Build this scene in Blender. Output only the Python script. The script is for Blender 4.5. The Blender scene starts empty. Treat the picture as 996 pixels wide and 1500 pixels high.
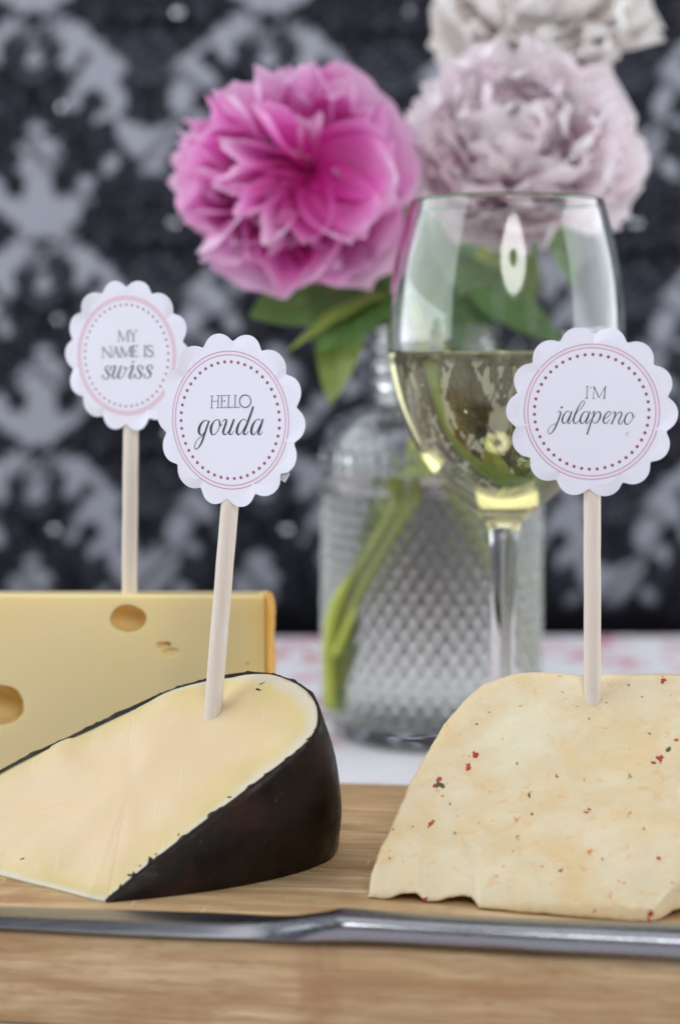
import bpy, bmesh, math, random
import numpy as np
from mathutils import Vector, Matrix, noise
from mathutils.bvhtree import BVHTree
R = math.radians
S = bpy.context.scene
COL = S.collection
PI = math.pi
random.seed(11)

# ------------------------------------------------------------------ camera, world, lamps, exposure
HE, BT = 0.1839, 0.0269            # eye height above the table, board thickness
FPX, PITCH = 2520.0, 5.33        # focal length in photo pixels (photo 996 x 1500)
cam_d = bpy.data.cameras.new('camera'); cam = bpy.data.objects.new('camera', cam_d); COL.objects.link(cam)
cam.location = (0, 0, HE); cam.rotation_euler = (R(90 - PITCH), 0, 0)
cam_d.sensor_fit = 'VERTICAL'; cam_d.sensor_height = 36; cam_d.lens = 36 * FPX / 1500
cam_d.clip_start = 0.02; cam_d.clip_end = 20
cam_d.dof.use_dof = True; cam_d.dof.focus_distance = 0.533
cam_d.dof.aperture_fstop = 5.6; cam_d.dof.aperture_blades = 6; cam_d.dof.aperture_rotation = R(30)
S.camera = cam
w = bpy.data.worlds.new('World'); S.world = w; w.use_nodes = True
w.node_tree.nodes['Background'].inputs[0].default_value = (0.80, 0.88, 1.0, 1)
w.node_tree.nodes['Background'].inputs[1].default_value = 0.15

def area(name, loc, target, sx, sy, radiance, color, shape='RECTANGLE'):
    d = bpy.data.lights.new(name, 'AREA'); d.shape = shape; d.size = sx; d.size_y = sy
    a = sx * sy * (PI / 4 if shape in ('DISK', 'ELLIPSE') else 1)
    d.energy = radiance * PI * a; d.color = color
    o = bpy.data.objects.new(name, d); COL.objects.link(o); o.location = loc
    o.rotation_euler = (Vector(target) - Vector(loc)).to_track_quat('-Z', 'Y').to_euler()
    return o
area('window_light_left', (-0.95, 0.76, 0.66), (0.05, 0.76, 0.60), 1.50, 1.0, 3.5, (0.90, 0.95, 1.0))
area('window_light_right', (1.02, 0.76, 0.46), (0.05, 0.76, 0.44), 1.25, 0.74, 3.4, (0.90, 0.95, 1.0))
area('overhead_fill', (0.0, 0.72, 1.35), (0.0, 0.80, 0.0), 1.1, 0.8, 1.6, (0.98, 0.98, 1.0))  # added fill from above, lifts flowers and board top like ceiling bounce
DISH = Vector((0.09, -0.22, 0.60))
dish_light = area('dish_light', DISH, (0.06, 0.62, 0.22), 0.40, 0.40, 10.4, (1.0, 0.985, 0.97), 'DISK')

S.view_settings.view_transform = 'Standard'; S.view_settings.look = 'None'
S.view_settings.exposure = -0.08; S.view_settings.gamma = 1.0
S.render.engine = 'CYCLES'
S.cycles.use_denoising = True
S.cycles.max_bounces = 16; S.cycles.transmission_bounces = 16; S.cycles.glossy_bounces = 6
S.cycles.diffuse_bounces = 6; S.cycles.transparent_max_bounces = 12
S.cycles.caustics_refractive = True; S.cycles.caustics_reflective = False
S.cycles.sample_clamp_indirect = 6.0; S.cycles.blur_glossy = 0.3

# ------------------------------------------------------------------ rays through photo pixels
CM = Matrix.Rotation(R(90 - PITCH), 3, 'X'); EYE = Vector((0, 0, HE))
def ray(px, py): return CM @ Vector(((px - 498) / FPX, -(py - 750) / FPX, -1))
def atY(px, py, Y): r = ray(px, py); return EYE + r * (Y / r.y)
def atZ(px, py, Z): r = ray(px, py); return EYE + r * ((Z - HE) / r.z)
def onP(px, py, p, n): r = ray(px, py); return EYE + r * ((p - EYE).dot(n) / r.dot(n))

# ------------------------------------------------------------------ helpers
def mesh(name, V, F, mats=None, parent=None, smooth=True, mi=None):
    me = bpy.data.meshes.new(name); me.from_pydata([tuple(v) for v in V], [], F); me.update()
    o = bpy.data.objects.new(name, me); COL.objects.link(o)
    if mats is not None:
        for m in (mats if isinstance(mats, (list, tuple)) else [mats]): me.materials.append(m)
    if mi is not None: me.polygons.foreach_set('material_index', mi)
    if smooth: me.polygons.foreach_set('use_smooth', [True] * len(me.polygons))
    if parent is not None: o.parent = parent
    return o
def tag(o, label=None, cat=None, group=None, kind=None):
    if label: o['label'] = label
    if cat: o['category'] = cat
    if group: o['group'] = group
    if kind: o['kind'] = kind
    return o
def empty(name, loc, label, cat, group=None):
    o = bpy.data.objects.new(name, None); COL.objects.link(o); o.location = loc; o.empty_display_size = 0.01
    bpy.context.view_layer.update()
    return tag(o, label, cat, group)
def adopt(o, root):            # parent while keeping world-space vertices
    o.parent = root; o.matrix_parent_inverse = Matrix.Translation(-root.location)
    return o
def fattr(o, name, vals):
    a = o.data.attributes.new(name, 'FLOAT', 'POINT'); a.data.foreach_set('value', np.asarray(vals, dtype=np.float32))
def recalc(o):
    bm = bmesh.new(); bm.from_mesh(o.data); bmesh.ops.recalc_face_normals(bm, faces=bm.faces); bm.to_mesh(o.data); bm.free()
def sharp(o, deg=35):
    bm = bmesh.new(); bm.from_mesh(o.data)
    for e in bm.edges:
        if len(e.link_faces) == 2 and e.calc_face_angle(0) > R(deg): e.smooth = False
    bm.to_mesh(o.data); bm.free()
def lathe(name, prof, mat, seg=96, parent=None, loc=(0, 0, 0), rfun=None):
    V, F = [], []; L = loc
    for k, (r, z) in enumerate(prof):
        for j in range(seg):
            a = 2 * PI * j / seg; rr = max(r, 1e-5) + (rfun(k, a, r, z) if rfun else 0)
            V.append((L[0] + rr * math.cos(a), L[1] + rr * math.sin(a), L[2] + z))
    for k in range(len(prof) - 1):
        for j in range(seg):
            b = (j + 1) % seg
            F.append((k * seg + j, k * seg + b, (k + 1) * seg + b, (k + 1) * seg + j))
    o = mesh(name, V, F, mat, None)
    bm = bmesh.new(); bm.from_mesh(o.data)
    bmesh.ops.remove_doubles(bm, verts=bm.verts, dist=1.5e-5 + 1e-6)
    bmesh.ops.recalc_face_normals(bm, faces=bm.faces); bm.to_mesh(o.data); bm.free()
    o.data.polygons.foreach_set('use_smooth', [True] * len(o.data.polygons))
    if parent: adopt(o, parent)
    return o
def catmull(P, n):
    P = [np.array(p, float) for p in P]; P = [2 * P[0] - P[1]] + P + [2 * P[-1] - P[-2]]; out = []
    for i in range(1, len(P) - 2):
        for k in range(n):
            t = k / n; a, b, c, d = P[i - 1:i + 3]
            out.append(0.5 * ((2 * b) + (c - a) * t + (2 * a - 5 * b + 4 * c - d) * t * t + (3 * b - a - 3 * c + d) * t ** 3))
    out.append(P[-2]); return out
def catmull_closed(P, n):
    P = [np.array(p, float) for p in P]; m = len(P); out = []
    for i in range(m):
        a, b, c, d = P[i - 1], P[i], P[(i + 1) % m], P[(i + 2) % m]
        for k in range(n):
            t = k / n
            out.append(0.5 * ((2 * b) + (c - a) * t + (2 * a - 5 * b + 4 * c - d) * t * t + (3 * b - a - 3 * c + d) * t ** 3))
    return out
def tube(name, pts, rad, mat, parent=None, seg=12, caps=True):
    V, F = [], []; P = [Vector(p) for p in pts]; n = len(P)
    up = Vector((0, 1, 0.1)).normalized()
    for i, p in enumerate(P):
        t = (P[min(i + 1, n - 1)] - P[max(i - 1, 0)]).normalized()
        a = t.cross(up).normalized(); b = a.cross(t).normalized()
        r = rad(i / (n - 1)) if callable(rad) else rad
        for j in range(seg):
            th = 2 * PI * j / seg; V.append(p + a * (r * math.cos(th)) + b * (r * math.sin(th)))
    for i in range(n - 1):
        for j in range(seg):
            k = (j + 1) % seg; F.append((i * seg + j, i * seg + k, (i + 1) * seg + k, (i + 1) * seg + j))
    if caps: F.append(tuple(range(seg))); F.append(tuple((n - 1) * seg + j for j in range(seg)))
    o = mesh(name, V, F, mat); recalc(o); sharp(o, 50)
    if parent: adopt(o, parent)
    return o
def nz(x, y, z, s, o=0): return noise.noise(Vector((x * s + o, y * s - o, z * s + 1.7 * o)))

# ------------------------------------------------------------------ materials
class NT:
    def __init__(s, name):
        s.m = bpy.data.materials.new(name); s.m.use_nodes = True; s.t = s.m.node_tree
        s.b = s.t.nodes['Principled BSDF']; s.out = s.t.nodes['Material Output']
    def n(s, ty, ins=None, **kw):
        x = s.t.nodes.new(ty)
        for k, v in kw.items(): setattr(x, k, v)
        for k, v in (ins or {}).items(): s.i(x, k, v)
        return x
    def i(s, node, k, v):
        if isinstance(v, bpy.types.NodeSocket): s.t.links.new(v, node.inputs[k])
        else:
            if isinstance(v, (tuple, list)) and len(v) == 3 and node.inputs[k].type == 'RGBA': v = (*v, 1)
            node.inputs[k].default_value = v
    def set(s, **kw):
        for k, v in kw.items(): s.i(s.b, k.replace('_', ' '), v)
        return s
    def obj(s): return s.n('ShaderNodeTexCoord').outputs['Object']
    def map(s, vec, scale=(1, 1, 1), rot=(0, 0, 0), loc=(0, 0, 0)):
        return s.n('ShaderNodeMapping', {'Vector': vec, 'Scale': scale, 'Rotation': rot, 'Location': loc}).outputs[0]
    def noise(s, vec, scale, detail=4, rough=0.55, dist=0.0):
        return s.n('ShaderNodeTexNoise', {'Vector': vec, 'Scale': scale, 'Detail': detail, 'Roughness': rough, 'Distortion': dist}).outputs[0]
    def ramp(s, fac, stops):
        x = s.n('ShaderNodeValToRGB', {'Fac': fac}); e = x.color_ramp.elements
        while len(e) < len(stops): e.new(0.5)
        for el, (p, c) in zip(e, stops):
            el.position = p; el.color = (c, c, c, 1) if isinstance(c, (int, float)) else (*c, 1)
        return x.outputs[0]
    def mix(s, fac, a, b, mode='MIX'):
        x = s.n('ShaderNodeMix', data_type='RGBA', blend_type=mode)
        s.i(x, 0, fac); s.i(x, 6, a); s.i(x, 7, b); return x.outputs[2]
    def math(s, op, a, b=0.0, c=None):
        x = s.n('ShaderNodeMath', operation=op); s.i(x, 0, a); s.i(x, 1, b)
        if c is not None: s.i(x, 2, c)
        return x.outputs[0]
    def bump(s, h, strength, dist, normal=None):
        x = s.n('ShaderNodeBump', {'Height': h, 'Strength': strength, 'Distance': dist})
        if normal is not None: s.i(x, 'Normal', normal)
        return x.outputs[0]
    def attr(s, name): return s.n('ShaderNodeAttribute', attribute_name=name).outputs['Fac']
    def rnd(s): return s.n('ShaderNodeObjectInfo').outputs['Random']

def simple(name, col, rough=0.5, **kw):
    t = NT(name); t.set(Base_Color=col, Roughness=rough, **kw); return t.m

def m_paper():
    t = NT('paper'); v = t.obj()
    n = t.noise(v, 900, 5); n2 = t.noise(v, 60, 3)
    t.set(Base_Color=t.mix(n2, (0.75, 0.76, 0.87), (0.79, 0.80, 0.91)), Roughness=0.75,
          Normal=t.bump(n, 0.25, 0.0003)); t.i(t.b, 'Specular IOR Level', 0.25); return t.m
def m_dowel():
    t = NT('birch_dowel'); v = t.obj()
    g = t.noise(t.map(v, (1, 1, 0.05)), 900, 4, 0.6); g2 = t.noise(t.map(v, (1, 1, 0.15)), 220, 3)
    sp = t.noise(v, 700, 2)
    c = t.mix(g2, (0.69, 0.635, 0.58), (0.75, 0.70, 0.645)); c = t.mix(t.ramp(g, [(0.35, .55), (0.62, 0)]), c, (0.68, 0.56, 0.43))
    c = t.mix(t.ramp(sp, [(0.70, 0), (0.78, 0.5)]), c, (0.45, 0.33, 0.23))
    t.set(Base_Color=c, Roughness=0.7, Normal=t.bump(g, 0.5, 0.0004)); return t.m
def m_gouda():
    t = NT('gouda_paste'); v = t.obj(); e = t.attr('edge')     # metres from the rind
    wob = t.math('MULTIPLY_ADD', t.noise(v, 120, 3), 0.003, -0.0015); ee = t.math('ADD', e, wob)
    f = t.math('DIVIDE', ee, 0.03)
    c = t.ramp(f, [(0.0, (0.55, 0.43, 0.22)), (0.025, (0.67, 0.62, 0.49)), (0.08, (0.64, 0.57, 0.40)), (0.16, (0.66, 0.53, 0.23)), (0.40, (0.69, 0.535, 0.27)), (0.9, (0.715, 0.545, 0.325))])
    mott = t.noise(v, 70, 4); c = t.mix(t.ramp(mott, [(0.35, 0.0), (0.7, 0.35)]), c, (0.68, 0.55, 0.39))
    s1 = t.noise(t.map(v, (1, 0.05, 0.05), rot=(0, 0, R(38))), 1000, 1, 0.5)
    s2 = t.noise(t.map(v, (0.25, 1, 1), rot=(0, 0, R(-25))), 260, 2, 0.5)
    scr = t.math('MULTIPLY', t.ramp(s1, [(0.66, 0), (0.74, 0.5)]), t.ramp(t.noise(v, 55, 2), [(0.45, 0), (0.6, 1)])); c = t.mix(scr, c, (0.74, 0.66, 0.52))
    h = t.math('ADD', t.math('MULTIPLY', scr, -0.3), t.math('ADD', t.math('MULTIPLY', s2, 0.35), t.math('MULTIPLY', t.noise(v, 85, 3, 0.5), 1.0)))
    t.set(Base_Color=c, Roughness=0.42, Normal=t.bump(h, 0.4, 0.0007))
    t.set(Subsurface_Weight=0.35, Subsurface_Radius=(1, 0.55, 0.25), Subsurface_Scale=0.005); return t.m
def m_wax():
    t = NT('black_wax'); v = t.obj()
    n = t.noise(v, 90, 5, 0.6); n2 = t.noise(v, 500, 4); sp = t.noise(v, 1200, 1)
    c = t.mix(t.ramp(n, [(0.35, 0), (0.7, 1)]), (0.006, 0.0035, 0.002), (0.015, 0.008, 0.004))
    c = t.mix(t.ramp(sp, [(0.74, 0), (0.80, 0.4)]), c, (0.20, 0.17, 0.14)); c = t.mix(t.ramp(t.noise(v, 60, 3), [(.55, 0), (.8, .6)]), c, (0.055, 0.018, 0.010))
    t.set(Base_Color=c, Roughness=t.ramp(n, [(0.35, 0.30), (0.6, 0.60)]), Normal=t.bump(t.math('ADD', n, t.math('MULTIPLY', n2, 0.2)), 0.5, 0.0008)); t.i(t.b, 'Specular IOR Level', 0.22); return t.m
def m_swiss():
    t = NT('swiss_paste'); v = t.obj(); e = t.attr('edge')
    n = t.noise(v, 30, 4); fine = t.noise(t.map(v, (1, 1, 4)), 180, 4)
    f = t.math('DIVIDE', e, 0.05)
    c = t.ramp(f, [(0.0, (0.90, 0.44, 0.08)), (0.035, (0.90, 0.60, 0.18)), (0.15, (0.88, 0.71, 0.33)), (0.8, (0.85, 0.755, 0.47))])
    c = t.mix(t.ramp(n, [(0.3, 0), (0.75, 0.4)]), c, (0.88, 0.80, 0.54))
    t.set(Base_Color=c, Roughness=0.45, Normal=t.bump(fine, 0.12, 0.0006))
    t.set(Subsurface_Weight=0.6, Subsurface_Radius=(1, 0.62, 0.25), Subsurface_Scale=0.009); return t.m
def m_jala():
    t = NT('pepper_cheese_paste'); v = t.obj(); p = t.attr('pale')
    n = t.noise(v, 55, 4, 0.6, 0.6); c = t.mix(t.ramp(n, [(0.38, 0), (0.60, 1)]), (0.735, 0.575, 0.33), (0.75, 0.655, 0.455))
    c = t.mix(t.math('MULTIPLY', p, 0.75), c, (0.78, 0.73, 0.55))
    o = t.noise(t.map(v, (1, 1, 1.6)), 150, 5, 0.65, 0.8); c = t.mix(t.ramp(o, [(0.58, 0), (0.74, 0.6)]), c, (0.74, 0.38, 0.09))
    o2 = t.noise(v, 420, 2, 0.5, 0.3); c = t.mix(t.ramp(o2, [(0.70, 0), (0.76, 0.7)]), c, (0.62, 0.30, 0.12))
    o3 = t.noise(t.map(v, (1, 1, 1), loc=(3, 1, 2)), 500, 2); c = t.mix(t.ramp(o3, [(0.74, 0), (0.79, 0.6)]), c, (0.25, 0.24, 0.08))
    pores = t.ramp(t.noise(v, 520, 2, 0.4), [(0.25, 0), (0.36, 1)])
    h = t.math('ADD', t.noise(v, 160, 5, 0.65), t.math('ADD', t.math('MULTIPLY', t.noise(v, 900, 3), 0.2), t.math('MULTIPLY', pores, 0.35)))
    t.set(Base_Color=c, Roughness=0.36, Normal=t.bump(h, 0.4, 0.0009))
    t.set(Subsurface_Weight=0.4, Subsurface_Radius=(1, 0.62, 0.28), Subsurface_Scale=0.005); return t.m
def m_wood():
    t = NT('bamboo'); v = t.obj(); r = t.rnd()
    off = t.n('ShaderNodeCombineXYZ', {'X': t.math('MULTIPLY', r, 7.0), 'Y': t.math('MULTIPLY', r, 3.0), 'Z': 0.0}).outputs[0]
    va = t.n('ShaderNodeVectorMath', {0: v, 1: off}, operation='ADD').outputs[0]
    g = t.noise(t.map(va, (0.045, 1, 1)), 420, 5, 0.65, 0.3)
    g2 = t.noise(t.map(va, (0.16, 1, 1)), 80, 5, 0.6, 0.9)
    fib = t.noise(t.map(va, (0.02, 1, 1)), 1900, 2)
    c = t.mix(t.ramp(g2, [(0.36, 0), (0.62, 1)]), (0.44, 0.30, 0.145), (0.78, 0.63, 0.385))
    g3 = t.noise(t.map(va, (0.16, 1, 1)), 30, 4, 0.6, 1.2); c = t.mix(t.ramp(g3, [(0.46, 0), (0.52, 0.5), (0.56, 0.0)]), c, (0.26, 0.12, 0.055))
    c = t.mix(t.ramp(g, [(0.38, 0.75), (0.62, 0)]), c, (0.36, 0.19, 0.085))
    c = t.mix(t.ramp(fib, [(0.55, 0), (0.75, 0.35)]), c, (0.68, 0.50, 0.29))
    c = t.mix(t.math('MULTIPLY', r, 0.35), c, (0.52, 0.33, 0.16))
    kn = t.noise(t.map(va, (0.8, .8, .8)), 26, 3, 0.6, .6); c = t.mix(t.ramp(kn, [(0.58, 0), (0.70, 0.55)]), c, (0.33, 0.155, 0.07))
    # knife scratches
    s1 = t.noise(t.map(v, (1, 0.05, 0.05), rot=(0, 0, R(-28))), 800, 2, 0.4); s2 = t.noise(t.map(v, (1, 0.06, 0.06), rot=(0, 0, R(-10))), 900, 2, 0.4)
    sc = t.math('MAXIMUM', t.ramp(s1, [(0.72, 0), (0.75, 0.45)]), t.ramp(s2, [(0.74, 0), (0.77, 0.4)]))
    up = t.n('ShaderNodeSeparateXYZ', {0: t.n('ShaderNodeNewGeometry').outputs['Normal']}).outputs['Z']
    sc = t.math('MULTIPLY', sc, t.math('GREATER_THAN', up, 0.9)); c = t.mix(sc, c, (0.80, 0.66, 0.48))
    por = t.ramp(t.noise(t.map(va, (0.09, 1, 1)), 1500, 1, 0.4), [(0.63, 0), (0.70, 0.55)]); c = t.mix(por, c, (0.34, 0.19, 0.09))
    t.set(Base_Color=c, Roughness=0.5, Normal=t.bump(t.math('SUBTRACT', t.math('SUBTRACT', g, sc), por), 0.3, 0.0005)); return t.m
def m_cloth():
    t = NT('toile_cloth'); v = t.obj()
    n = t.noise(v, 26, 6, 0.62, 1.3); n2 = t.noise(t.map(v, (1, 1, 1), loc=(4, 2, 0)), 60, 4, 0.6, 1.0)
    big = t.noise(t.map(v, (1, 1, 1), loc=(.3, .7, 0)), 9, 2)
    pat = t.math('MULTIPLY', t.math('MAXIMUM', t.ramp(n, [(0.52, 0), (0.58, 1)]), t.ramp(n2, [(0.60, 0), (0.64, 0.8)])), t.ramp(big, [(0.42, 0), (0.52, 1)]))
    c = t.mix(pat, (0.74, 0.74, 0.78), (0.62, 0.24, 0.28))
    wv = t.noise(v, 2600, 2)
    t.set(Base_Color=c, Roughness=0.9, Normal=t.bump(wv, 0.3, 0.0004)); return t.m
def m_damask():
    t = NT('damask_fabric'); v = t.obj(); p = t.attr('pattern')
    n = t.noise(v, 600, 3)
    c = t.ramp(p, [(0.0, (0.003, 0.003, 0.005)), (0.35, (0.034, 0.036, 0.048)), (0.62, (0.15, 0.155, 0.18)), (1.0, (0.32, 0.33, 0.38))])
    t.set(Base_Color=c, Roughness=0.75, Normal=t.bump(n, 0.3, 0.0004)); t.i(t.b, 'Specular IOR Level', 0.08); return t.m
def m_petal(name, base, mid, edge, tr):
    t = NT(name); u = t.attr('along'); r = t.rnd(); v = t.obj()
    f = t.math('ADD', u, t.math('MULTIPLY_ADD', r, 0.36, -0.18))
    ve = t.noise(t.map(v, (1, 0.12, 1)), 500, 3); f = t.math('ADD', f, t.math('MULTIPLY_ADD', ve, 0.24, -0.12))
    c = t.ramp(f, [(0.1, base), (0.6, mid), (1.0, edge)])
    t.set(Base_Color=c, Roughness=0.6, Normal=t.bump(ve, 0.4, 0.0005)); t.i(t.b, 'Specular IOR Level', 0.2)
    tl = t.n('ShaderNodeBsdfTranslucent', {'Color': c}); mx = t.n('ShaderNodeMixShader', {0: tr, 1: t.b.outputs[0], 2: tl.outputs[0]})
    t.t.links.new(mx.outputs[0], t.out.inputs[0]); return t.m
def m_leaf(name, a, b, vein):
    t = NT(name); u = t.attr('along'); s = t.attr('side'); v = t.obj()
    n = t.noise(v, 60, 3); c = t.mix(n, a, b)
    mid = t.ramp(t.math('ABSOLUTE', s), [(0.0, 1), (0.07, 0)])
    lat = t.math('SINE', t.math('MULTIPLY', t.math('SUBTRACT', u, t.math('MULTIPLY', t.math('ABSOLUTE', s), 0.25)), 55.0))
    lat = t.ramp(lat, [(0.90, 0), (1.0, 0.5)])
    c = t.mix(t.math('MAXIMUM', mid, lat), c, vein)
    t.set(Base_Color=c, Roughness=0.45, Normal=t.bump(lat, -0.4, 0.0006))
    tl = t.n('ShaderNodeBsdfTranslucent', {'Color': c}); mx = t.n('ShaderNodeMixShader', {0: 0.25, 1: t.b.outputs[0], 2: tl.outputs[0]})
    t.t.links.new(mx.outputs[0], t.out.inputs[0]); return t.m
def m_glass(name, col, ior, rough=0.0):
    t = NT(name); g = t.n('ShaderNodeBsdfGlass', {'Color': col, 'IOR': ior, 'Roughness': rough})
    t.t.links.new(g.outputs[0], t.out.inputs[0]); return t.m
def m_steel():
    t = NT('brushed_steel'); v = t.obj()
    g = t.noise(t.map(v, (0.03, 1, 1)), 1500, 3)
    sm = t.noise(v, 55, 3)
    t.set(Base_Color=(0.30, 0.31, 0.335), Metallic=1.0, Roughness=t.math('ADD', t.ramp(g, [(0.3, 0.20), (0.7, 0.30)]), t.math('MULTIPLY', sm, 0.06)), Normal=t.bump(g, 0.06, 0.0003)); return t.m

PAPER, DOWEL, GOUDA, WAX = m_paper(), m_dowel(), m_gouda(), m_wax()
SWISS, JALA, WOOD, CLOTH, DAMASK = m_swiss(), m_jala(), m_wood(), m_cloth(), m_damask()
GLASS = m_glass('clear_glass', (0.985, 0.99, 0.985), 1.47)
JARG = m_glass('jar_glass', (0.99, 0.995, 0.99), 1.48)
WINE = m_glass('white_wine', (0.965, 0.945, 0.76), 1.34)
WATER = m_glass('vase_water', (0.995, 0.995, 0.985), 1.33)
STEEL = m_steel()
INK = simple('black_ink', (0.028, 0.028, 0.04), 0.6)
DOTINK = simple('plum_ink', (0.30, 0.065, 0.13), 0.6)
RINGINK = simple('rose_ring_ink', (0.40, 0.17, 0.25), 0.6)
PINKFILL = simple('pale_pink_ink', (0.80, 0.70, 0.83), 0.7)
PALERING = simple('soft_pink_ring_ink', (0.70, 0.54, 0.63), 0.7)
def m_rind():
    t = NT('orange_rind'); v = t.obj(); n = t.noise(v, 160, 4)
    t.set(Base_Color=t.mix(n, (0.82, 0.38, 0.05), (0.90, 0.52, 0.12)), Roughness=0.5, Normal=t.bump(n, 0.6, 0.001), Subsurface_Weight=0.3, Subsurface_Radius=(1, .4, .1), Subsurface_Scale=0.003); return t.m
RIND = m_rind()

# ------------------------------------------------------------------ setting: backdrop, tablecloth
YW, TE = 1.27, 1.105
def vnoise(x, y, seed):
    rg = np.random.RandomState(seed).rand(64, 64)
    xi = np.floor(x).astype(int); yi = np.floor(y).astype(int); fx = x - xi; fy = y - yi
    fx = fx * fx * (3 - 2 * fx); fy = fy * fy * (3 - 2 * fy); g = lambda a, b: rg[a % 64, b % 64]
    return (g(xi, yi) * (1 - fx) + g(xi + 1, yi) * fx) * (1 - fy) + (g(xi, yi + 1) * (1 - fx) + g(xi + 1, yi + 1) * fx) * fy - .5
def chain(x, y, pts):
    """distance to a chain of tapered capsules"""
    d = None
    for (ax, ay, ar), (bx, by, br) in zip(pts[:-1], pts[1:]):
        vx, vy = bx - ax, by - ay; t = np.clip(((x - ax) * vx + (y - ay) * vy) / (vx * vx + vy * vy), 0, 1)
        q = np.hypot(x - ax - t * vx, y - ay - t * vy) - (ar + (br - ar) * t); d = q if d is None else np.minimum(d, q)
    return d
MA = [[(-98, -14, 12), (-70, -44, 21), (-50, -8, 20), (-46, 34, 18), (-18, 60, 24), (0, 66, 22)], [(-98, -14, 9), (-108, 12, 7)], [(-46, 20, 10), (-78, 34, 8)], [(-52, 84, 6), (-66, 100, 9)], [(-20, 66, 10), (-10, 96, 6)]]
MB = [[(0, 10, 24), (-34, -2, 15), (-62, -24, 18), (-80, -46, 8)], [(0, 6, 20), (-8, -44, 20), (-14, -88, 19), (-2, -112, 10)], [(0, 12, 18), (-34, 48, 14), (-64, 70, 20), (-88, 84, 9)], [(-64, 70, 10), (-56, 98, 9)], [(0, 70, 6), (0, 96, 11)]]
EY = ([(-31, 26, 10), (-74, 8, 9), (-14, -8, 12)], [(-42, -36, 13), (-48, 26, 12), (-14, 38, 8), (-30, -66, 6)])
def pattern(px, py):
    """damask: two mirror-symmetric motifs on a half-drop lattice, in units of about half a millimetre"""
    PX, PY = 338.0, 311.0
    X = px - 238 + (py - 170) * 0.02; Y = py - 160
    out = np.zeros_like(px)
    for q, (ox, oy) in enumerate(((0, 0), (PX / 2, PY / 2))):
        M, E_ = ((MA, EY[0]), (MB, EY[1]))[q]
        x = (X - ox + PX / 2) % PX - PX / 2; y = (Y - oy + PY / 2) % PY - PY / 2; ax = -np.abs(x)
        ser = 19 * vnoise(ax / 13, y / 13, 3 + q) + 8 * vnoise(ax / 6, y / 6, 5 + q) + 14 * vnoise(px / 55, py / 55, 31)
        d = None
        for c in M:
            k_ = chain(ax, y, c); d = k_ if d is None else np.minimum(d, k_)
        for (ex_, ey_, er) in E_: d = np.maximum(d, er - np.hypot(ax - ex_, y - ey_))
        f = 1 / (1 + np.exp((d + ser) / 1.6))
        halo = np.exp(-((d - 13 + ser) / 3.0) ** 2) * .42
        # mid grey lace between the shapes
        ln = vnoise(ax / 17, y / 17, 9 + q) + .5 * vnoise(ax / 8, y / 8, 12 + q)
        lace = np.exp(-(ln / .06) ** 2) * .46
        dot = (vnoise(ax / 4.0, y / 4.0, 15 + q) >.24) * .42
        zone = 1 / (1 + np.exp(-(vnoise(ax / 60, y / 60, 21 + q) + .08) * 22))
        m = np.maximum(halo * .8, np.maximum(lace, dot * .8) * zone)
        # fan medallion
        fy = y + (56 if q == 0 else -92); r = np.hypot(ax, fy); th = np.arctan2(ax, -fy)
        fan = np.where(r < 44, .30 + .16 * np.sin(th * 16) * (r > 14) + .12 * np.cos(r / 2.6), 0)
        ring = np.where((r >= 44) & (r < 54), 0.0, 1.0)
        keep = 1 / (1 + np.exp(-(d - 1) / 1.5))
        m = np.where(r < 44, fan * keep, m * ring)
        hit_ = np.abs(x) < PX / 2
        out = np.maximum(out, np.maximum(f * 1.0, m * keep))
    # each lattice's light shapes stay on top; dark beaded bands cross between them
    a = (X / PX + Y / PY); b = (X / PX - Y / PY)
    for q in (a, b):
        dd = np.abs((q + 0.25) % 1 - 0.5) * PX * 0.7; s_ = (a - b if q is a else a + b)
        out = out * (1 - .55 * np.exp(-(dd / 6.0) ** 2)) + .22 * np.exp(-(dd / 3.0) ** 2) * (np.sin(s_ * 90) > 0)
    return np.clip(out, 0, 1)
nx_, nz_ = 760, 520
xs = np.linspace(-0.78, 0.78, nx_); zs = np.linspace(-0.16, 0.90, nz_)
XX, ZZ = np.meshgrid(xs, zs)
sc_ = FPX / YW
PXX = 498 + XX * sc_; PYY = 512 - (ZZ - HE) * sc_
PXX = PXX + 9 * np.sin(PYY / 130 + 1) + 8 * np.sin(PXX / 170); PYY = PYY + 9 * np.sin(PXX / 150) + 5 * np.sin(PYY / 90)
pat = pattern(PXX, PYY)
hem = 1 / (1 + np.exp(-(ZZ + 0.004) / 0.0035)); pat = pat * hem
DEP = YW + 0.006 * np.sin(XX * 11 + 0.5) * np.clip((0.5 - ZZ) * 1.5, 0.3, 1) + 0.002 * np.sin(XX * 37 + ZZ * 5)
V = np.stack([XX, DEP, ZZ], -1).reshape(-1, 3)
me = bpy.data.meshes.new('backdrop_fabric')
idx = np.arange(nx_ * nz_).reshape(nz_, nx_)
Fq = np.stack([idx[:-1, :-1], idx[:-1, 1:], idx[1:, 1:], idx[1:, :-1]], -1).reshape(-1, 4)
me.vertices.add(len(V)); me.vertices.foreach_set('co', V.ravel()); me.loops.add(Fq.size); me.loops.foreach_set('vertex_index', Fq.ravel())
me.polygons.add(len(Fq)); me.polygons.foreach_set('loop_start', np.arange(len(Fq)) * 4)
me.update(calc_edges=True); me.polygons.foreach_set('use_smooth', np.ones(len(Fq), bool)); me.materials.append(DAMASK)
backdrop = bpy.data.objects.new('backdrop_fabric', me); COL.objects.link(backdrop)
fattr(backdrop, 'pattern', pat.reshape(-1))
tag(backdrop, 'black fabric backdrop with pale grey damask motifs hanging behind the flowers', 'backdrop')
STONE = simple('rhinestone', (0.85, 0.86, 0.9), 0.12, Metallic=0.9)
prot = None
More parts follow.
